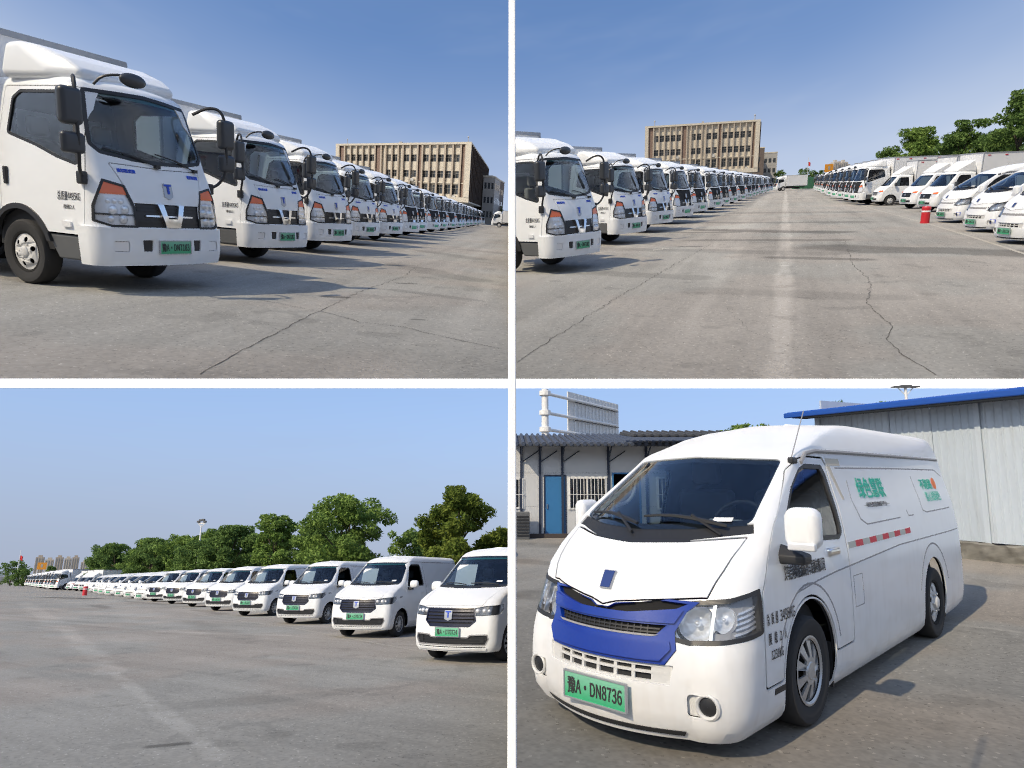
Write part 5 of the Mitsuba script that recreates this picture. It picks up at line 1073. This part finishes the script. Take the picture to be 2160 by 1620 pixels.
def make_billboard():
    # the back of a road sign board: a mast, three arms, the board with its ribs, local x along the arms
    K = Kind(); L = 9.0
    K.add('mast', tube([(0, 0, 0), (0, 0, 5.50)], [.19, .15], 14), 'pole_white', 30)
    for z in (5.31, 4.42, 3.66): K.add('arm', cat([tube([(0, 0, z), (L, 0, z)], .075, 8), lathe_z([(.2, z - .12), (.26, z - .1), (.26, z + .1), (.2, z + .12)], 12)]), 'pole_white', 30)
    b = K.add('board', box(L * .30, L * 1.06, .12, .17, 3.20, 5.70), 'bar_white', False)
    n = 13
    for i in range(n): x = L * .36 + (i + .5) * L * .67 / n; K.add('rib', box(x - .05, x + .05, .085, .118, 3.24, 5.66), 'pole_white', False, 0, under=b)
    for z in (5.31, 4.42, 3.66): K.add('clamp', cat([box(L * .36 + (i + .5) * L * .67 / n - .03, L * .36 + (i + .5) * L * .67 / n + .03, -.085, .084, z - .11, z - .076) for i in range(n)]), 'grey_plastic', False, 1, under=b)
    return K

# ---- things in their places ------------------------------------------------------------------------
ORD = ['nearest', 'second', 'third', 'fourth', 'fifth', 'sixth', 'seventh', 'eighth', 'ninth', 'tenth', 'eleventh', 'twelfth', 'thirteenth', 'fourteenth', 'fifteenth', 'sixteenth', 'seventeenth', 'eighteenth', 'nineteenth', 'twentieth', 'twenty-first', 'twenty-second']
def nth(i): return ORD[i] if i else 'nearest'
R = math.radians
J = random.Random(5)
def jit(i, first): return (0, 0, 0) if i < first else (J.uniform(-.14, .14), J.uniform(-.2, .2), J.uniform(-1.6, 1.6))
TRUCK, TRUCK_FAR = make_truck(), make_truck(plate='豫A·DW6317', hero=False)
VAN, VAN_PLAIN = make_van(), make_van(plate='豫A·DN2716', hero=False, blue=False)
COMPACT = make_compact(); COMPACT_FAR = make_compact(plate='豫A·D61285', hero=False)
MINI, MINI_PALE = make_mini_truck(), make_mini_truck(dark=False)

# upper left lot: one row of box trucks
rowA = [(-4.33, 8.34, -20.7), (-4.70, 13.39, -17.8), (-4.88, 17.79, -18.5), (-5.26, 23.11, -19.0), (-5.23, 27.46, -20.0), (-5.33, 32.6, -19), (-5.42, 36.8, -19), (-5.55, 42.8, -19), (-5.66, 48.4, -19), (-5.8, 54.8, -19), (-5.95, 61.5, -19), (-6.1, 68.5, -19), (-6.3, 76, -19), (-6.5, 84.5, -19), (-6.7, 93, -19), (-6.95, 102, -19), (-7.2, 112, -19), (-7.5, 123, -19)]
for i, (x, y, a) in enumerate(rowA):
    put(TRUCK if i < 4 else TRUCK_FAR, 'box_truck', 'A', pose(x + jit(i, 5)[0], y, R(a + jit(i, 5)[2])), f'{nth(i)} white box truck from the camera in the upper left row' if i else 'largest white box truck, at the left edge of the upper left lot', 'truck', 'box trucks in the upper left row', 3 if i < 5 else 1 if i < 9 else 0)
# upper right lot: a row either side of the lane
rowB = [(1.555, 14.07, -42.8), (3.916, 20.62, -42.1), (5.967, 25.59, -41.7), (8.168, 30.82, -42.2), (10.326, 35.95, -42.5), (12.91, 41.72, -42.8), (15.1, 46.5, -42), (17.75, 52.7, -42), (20.6, 59.5, -42), (24.3, 68.3, -42), (27.4, 75.6, -42), (30.4, 82.6, -42), (33.5, 89.8, -42), (36.6, 97, -42), (39.7, 104.3, -42), (43, 112, -42), (46.5, 120, -42)]
for i, (x, y, a) in enumerate(rowB):
    put(TRUCK if i < 2 else TRUCK_FAR, 'box_truck', 'B', pose(x + jit(i, 6)[0], y, R(a + jit(i, 6)[2])), f'{nth(i)} white box truck on the left of the lane, upper right lot', 'truck', 'box trucks left of the lane', 3 if i < 3 else 1 if i < 7 else 0)
rowBr = [(23.1, 45.5), (24.5, 49.1), (25.7, 52.5), (27.2, 56.6), (29.9, 63.2), (33.0, 70.5), (36.1, 77.8), (39.2, 85.2), (42, 91.9), (45, 99), (48, 106), (51, 113)]
for i, (x, y) in enumerate(rowBr):
    put(TRUCK_FAR, 'box_truck', 'B', pose(x + jit(i, 0)[0], y, R(178 + jit(i, 0)[2])), f'{nth(i)} white box truck on the right of the lane, upper right lot', 'truck', 'box trucks right of the lane', 1 if i < 5 else 0)
for i, (x, y, lab) in enumerate(((12.02, 16.29, 'white high-roof van cut off by the right edge of the upper right lot'), (13.8, 20.13, 'second white high-roof van from the right edge, upper right lot'), (15.87, 24.79, 'white high-roof van beside the red canister, upper right lot'))):
    put(VAN_PLAIN, 'high_roof_van', 'B', pose(x, y, R(178)), lab, 'van', 'high-roof vans in the upper right lot', 2)
for i, (x, y, a, K, lab) in enumerate(((20.12, 33.01, 180, MINI, 'small white box truck with dark grille next to the high-roof vans'), (21.62, 37.16, 180, MINI, 'small white box truck with dark grille, between two other small trucks'), (23.18, 43.26, 170, MINI_PALE, 'small white box truck with pale grille, turned to show its front wheel'))):
    put(K, 'mini_truck', 'B', pose(x, y, R(a)), lab + (', upper right lot' if i != 9 else ''), 'truck', 'small box trucks in the upper right lot', 2)
# lower left lot: compact vans, then high-roof vans, small trucks, box trucks
rowC = [(-1.13, 12.0, -117), (-3.832, 16.95, -108.9), (-6.98, 22.1, -110), (-10.375, 26.98, -109.8), (-13.45, 31.5, -109), (-16.75, 36.2, -110), (-20.0, 40.7, -110), (-23.3, 45.1, -110)]
cl = ['compact white van with green plate cut off by the right edge, lower left lot', 'second compact white van from the right, with its front wheel showing', 'third compact white van from the right, lower left lot', 'fourth compact white van from the right, lower left lot', 'fifth compact white van from the right, lower left lot', 'sixth compact white van from the right, lower left lot', 'seventh compact white van from the right, lower left lot', 'leftmost compact white van, next to the plain high-roof vans']
for i, (x, y, a) in enumerate(rowC): put(COMPACT if i < 3 else COMPACT_FAR, 'compact_van', 'C', pose(x + jit(i, 6)[0], y, R(a + jit(i, 6)[2])), cl[i], 'van', 'compact vans in the lower left lot', 3 if i < 4 else 2)
rowCh = [(-26.4, 48.9), (-29.8, 53.5), (-33.4, 58.4), (-37.2, 63.8), (-41.0, 68.9), (-45.2, 74.8), (-49.6, 80.8)]
for i, (x, y) in enumerate(rowCh): put(VAN_PLAIN, 'high_roof_van', 'C', pose(x + jit(i, 0)[0], y, R(-110 + jit(i, 0)[2])), f'plain white high-roof van, {["first", *ORD[1:]][i]} to the left of the compact vans, lower left lot', 'van', 'high-roof vans in the lower left lot', 2 if i < 3 else 1)
for i, (x, y, a, K, lab) in enumerate(((-53.6, 85.8, -110, MINI, 'small white box truck with dark grille behind the red canister, lower left'), (-57.2, 90.4, -110, MINI, 'small white box truck with dark grille, middle of three, lower left'), (-61.6, 95.6, -118, MINI_PALE, 'small white box truck with pale grille, turned sideways, lower left'))):
    put(K, 'mini_truck', 'C', pose(x, y, R(a)), lab, 'truck', 'small box trucks in the lower left lot', 1)
rowCt = [(-65.6, 98.4), (-69.3, 103.3), (-73.6, 109), (-80, 117), (-87, 126.2), (-94.2, 135.8), (-101.5, 145.6), (-109, 155.6), (-116.8, 165.8), (-124.8, 176.3)]
for i, (x, y) in enumerate(rowCt): put(TRUCK_FAR, 'box_truck', 'C', pose(x, y, R(-110)), f'{["first", *ORD[1:]][i]} white box truck beyond the small trucks, far left of the lower left lot', 'truck', 'box trucks far off in the lower left lot', 1 if i < 3 else 0)
# lower right lot: the van with the blue grille
put(VAN, 'high_roof_van', 'D', pose(.487, 4.03, R(-134.3)), 'white high-roof van with a royal blue grille and green lettering on its flank', 'van', None, 3)

# trucks crossing far off
put(TRUCK_FAR, 'box_truck', 'B', pose(53.6, 137, R(180)), 'lone white box truck seen side-on at the far end of the lane', 'truck', None, 0)
put(TRUCK_FAR, 'box_truck', 'A', pose(-5.9, 121, R(180)), 'lone white box truck seen side-on beyond the upper left row', 'truck', None, 0)
put(COMPACT_FAR, 'compact_van', 'C', pose(-137, 190, R(180)), 'small white van parked side-on at the far left edge, lower left lot', 'van', 'far white vans', 0)
put(COMPACT_FAR, 'compact_van', 'C', pose(-140, 200, R(175)), 'small white van just left of the far box trucks, lower left lot', 'van', 'far white vans', 0)

# buildings of the upper lots
offA, offB = make_office(47, 52, skew=-.78), make_office(28.3, 60)
put(offA, 'office_building', 'A', pose(-12.71 - 47 * math.cos(R(-38)), 150.6 - 47 * math.sin(R(-38)), R(-38)), 'cream and brown office block behind the upper left trucks', 'building')
put(offB, 'office_building', 'B', pose(37.66, 185.74, math.atan2(178.13 - 185.74, 65.22 - 37.66)), 'cream and brown office block beyond the upper right trucks', 'building')
put(make_wing(9, 30, 13.5, 'wall_dark'), 'annexe', 'A', pose(-19.5, 206, R(-5)), 'dark brown annexe behind the office block, upper left', 'building')
put(make_wing(3.2, 16, 12.4, 'wall_grey'), 'stair_tower', 'A', pose(-12.2, 190, R(-3)), 'grey stair tower at the right end of the upper left building', 'building')
put(make_wing(14, 40, 14, 'wall_dark'), 'annexe', 'B', pose(83, 262, R(-15)), 'dark brown annexe behind the office block, upper right', 'building')
put(make_wing(5.5, 20, 13, 'wall_grey'), 'stair_tower', 'B', pose(104, 280, R(-18)), 'grey stair tower at the right end of the upper right building', 'building')
TW = [(331, .82, 5.5), (337, 1.0, 5), (343, .93, 5.5), (349, 1.0, 5), (354.5, .88, 5)]
for i, (x, s, w) in enumerate(TW): put(make_tower(w, 8, 19.4 * s, 'tower_a' if i % 2 else 'tower_b'), 'apartment_tower', 'B', pose(x, 700 + 4 * i), f'{["first", "second", "third", "fourth", "fifth"][i]} of five beige apartment towers far off, upper right, from the left', 'building', 'apartment towers, upper right')
TWC = [(-484, 1.0, 7), (-476, .9, 7), (-468, 1.0, 6.5), (-461, .95, 6), (-455, 1.0, 6), (-447, .8, 6)]
for i, (x, s, w) in enumerate(TWC): put(make_tower(w, 8, 24 * s, 'tower_a' if i % 2 else 'tower_b'), 'apartment_tower', 'C', pose(x, 700 + 3 * i, R(30)), f'{["first", "second", "third", "fourth", "fifth", "sixth"][i]} of six beige apartment towers far off, lower left, from the left', 'building', 'apartment towers, lower left')
FP = make_flagpole(8.2)
put(FP, 'flag_pole', 'B', pose(87.5, 200, 0, 0), 'tall thin pole with a red flag at the end of the lane, upper right', 'flag pole')
put(FP, 'flag_pole', 'C', pose(-129.8, 180, 0, 0, 1.1), 'tall thin pole with a red flag at the far left, lower left', 'flag pole')
def make_board(w, h, z):
    K = Kind(); K.add('board', box(-w / 2, w / 2, -.1, .1, z, z + h), 'sign_orange', False); K.add('leg', box(-w / 2 + .1, -w / 2 + .3, -.08, .08, 0, z - .002), 'pole_white', False); K.add('leg', box(w / 2 - .3, w / 2 - .1, -.08, .08, 0, z - .002), 'pole_white', False)
    K.add('panel_mark', box(-w * .12, w * .12, -.13, -.102, z + h * .3, z + h * .75), 'road_paint', False); return K
put(make_board(2.6, 2.4, 4.2), 'sign_board', 'B', pose(103, 220), 'orange sign board far off in front of the beige towers, upper right', 'sign')
put(make_board(2.4, 2.1, 4.6), 'sign_board', 'C', pose(-147.6, 215, R(30)), 'orange sign board far off in front of the beige towers, lower left', 'sign')
K = Kind(); K.add('body', box(0, 2.7, 0, 5, .1, 2.5), 'green_metal', False)
for i in range(8): K.add('rib', box(.1 + i * .33, .22 + i * .33, -.04, -.003, .2, 2.4), 'green_metal', False)
put(K, 'green_container', 'B', pose(64.6, 150), 'dark green container at the end of the right-hand row', 'container')
CAN = make_canister()
put(CAN, 'red_canister', 'B', pose(15.34, 24.85), 'red canister with a white band on the pavement, upper right lot', 'canister')
put(CAN, 'red_canister', 'C', pose(-40.2, 65.1, 0, 0, 1.35), 'small red canister standing by the vans, lower left lot', 'canister')
put(make_lamp(6.75), 'lamp_post', 'C', pose(-29.5, 64), 'white lamp post with clustered floodlights above the trees', 'lamp post')

# trees: lower left, then upper lots, then lower right
TC = [(-9.64, 40, 6.3, 5.3, 'm', 'broad leafy tree, largest and centre of the lower left tree line', 10000), (-2.79, 34, 5.65, 4.0, 'o', 'olive green rounded tree at the right end of the lower left tree line', 9000), (-16.17, 46, 5.55, 3.0, 'm', 'slender tree with ragged top left of the largest tree', 5500), (-21.59, 52, 5.2, 3.9, 'd', 'dark bushy tree right of the lamp post, lower left', 6000), (-29.83, 66, 5.9, 4.4, 'm', 'bushy tree right behind the lamp post, lower left', 6000),
      (-40.98, 78, 6.0, 5.0, 'd', 'dark tree with a raised tip left of the lamp post', 6000), (-55.74, 96, 6.2, 6.0, 'd', 'dark green low tree at the left end of the tree line, lower left', 6000), (-15.0, 52, 5.4, 3.6, 'd', 'dark tree tucked against the left side of the largest tree', 5000), (-6.8, 46, 4.5, 3.2, 'm', 'small light tree between the two biggest trees, lower left', 3500), (-.9, 38, 4.0, 2.4, 'o', 'small olive tree at the far right edge, lower left', 3500),
      (-23.6, 60, 5.4, 4.0, 'd', 'dark tree second to the right of the lamp post, lower left', 4500), (-34.5, 72, 5.9, 4.6, 'm', 'tree just left of the lamp post, lower left', 4500), (-46.5, 88, 6.4, 6.2, 'm', 'rounded tree third from the left end of the tree line, lower left', 5000), (-62, 106, 6.5, 6.5, 'd', 'tree second from the left end of the tree line, lower left', 4500), (-12.2, 48, 4.4, 4.2, 'd', 'low dark tree under the largest tree, lower left', 5000), (-19.4, 56, 4.6, 4.2, 'd', 'low dark tree behind the slender tree, lower left', 4500), (-26.5, 58, 4.6, 4.2, 'd', 'low dark tree below the lamp post head, lower left', 4500), (-52, 100, 5.3, 7, 'd', 'low dark tree near the left end of the tree line, lower left', 4000), (-70, 118, 6.0, 6.0, 'm', 'leftmost green tree behind the white boxes, lower left', 4000), (-4.7, 44, 4.2, 4.2, 'd', 'low dark tree behind the white van roofs, lower left', 3500)]
LM = {'m': 'leaf_mid', 'd': 'leaf_dark', 'o': 'leaf_olive'}
for i, (x, y, h, w, m, lab, n) in enumerate(TC): put(make_tree(h, w, 20 + i, LM[m], int(n * 1.7), size=.085 + .0009 * y), 'broadleaf_tree', 'C', pose(x, y, i * 1.1), lab, 'tree', 'trees behind the lower left lot')
TB = [(34.5, 58, 5.4, 3.9, 'm', 'light green bushy tree, left of the upper right tree group', 8000), (34.3, 52, 5.4, 3.6, 'd', 'dark green tree in the middle of the upper right tree group', 7000), (35.3, 50, 4.6, 3.6, 'd', 'low dark tree right of the middle of the upper right tree group', 6000), (33.9, 46, 6.6, 3.4, 'd', 'tallest dark tree at the right edge, upper right', 7000), (38.8, 70, 4.6, 3.0, 'd', 'smallest tree at the left end of the upper right tree group', 4000), (40.0, 66, 4.8, 3.6, 'm', 'low light green tree behind the box trucks, upper right', 4500), (39.6, 60, 4.7, 3.6, 'm', 'low tree between the light and the dark one, upper right', 4500)]
for i, (x, y, h, w, m, lab, n) in enumerate(TB): put(make_tree(h, w, 60 + i, LM[m] + '_b', int(n * 1.5), size=.12), 'broadleaf_tree', 'B', pose(x, y, i), lab, 'tree', 'trees right of the upper right lot')
FT = [('B', 104.4, 262, 5.9, 4.4, 'distant tree just right of the brown building, upper right'), ('B', 104.5, 240, 5.9, 6.0, 'distant bushy tree behind the flag pole, upper right'), ('B', 109.5, 240, 4.9, 4.6, 'distant low tree left of the orange sign, upper right'), ('A', -9.7, 230, 5.6, 4.2, 'distant tree right of the upper left building'), ('C', -138.4, 190, 6.6, 6, 'distant tree at the left edge behind the flag, lower left'), ('C', -121, 170, 4.2, 4, 'low distant tree right of the flag pole, lower left'), ('C', -131.8, 196, 5.3, 3, 'small distant tree left of the orange sign, lower left')]
for i, (lot, x, y, h, w, lab) in enumerate(FT): put(make_tree(h, w, 90 + i, 'leaf_dark' + {'A': '_a', 'B': '_b', 'C': ''}[lot], 1800, base=.04, size=.28), 'broadleaf_tree', lot, pose(x, y, i), lab, 'tree')
FD = [(15.0, 30.5, 4.9, 2.0, 'small tree behind the shed roof, left of the street lamp'), (16.8, 31, 4.8, 2.4, 'wide low tree behind the shed roof, by the street lamp'), (10.2, 30, 3.75, 1.7, 'tree top just above the van roof, left one'), (11.6, 30, 3.8, 2.0, 'tree top just above the van roof, right one')]
for i, (x, y, h, w, lab) in enumerate(FD): put(make_tree(h, w, 120 + i, 'leaf_mid', 2200, size=.13), 'broadleaf_tree', 'D', pose(x, y, i), lab, 'tree')
# lower right lot: shed, offices, sign board, lamp
put(make_shed(12.6, 2.96), 'storage_shed', 'D', pose(7.4, 16.0, math.atan2(-3.8, 1.86)), 'pale corrugated shed with a blue roof edge behind the van', 'building')
put(make_offices(7.2), 'site_office', 'D', pose(.02, 17.3), 'low grey site office with blue door and barred windows', 'building')
put(make_cabinet(), 'air_conditioner', 'D', pose(.27, 16.9), 'dark louvred cabinet by the left window of the low office', 'air conditioner')
put(make_billboard(), 'road_sign_board', 'D', pose(1.5, 30, math.atan2(7.8, 4.5)), 'back of a large sign board on white pipe arms above the low office', 'sign')
put(make_solar_lamp(4.9), 'street_lamp', 'D', pose(14.95, 25), 'small street lamp rising behind the blue shed roof', 'lamp')
for e in [k for k in scene if k.endswith('__roof_tile')]: labels[e] = {'kind': 'stuff'}
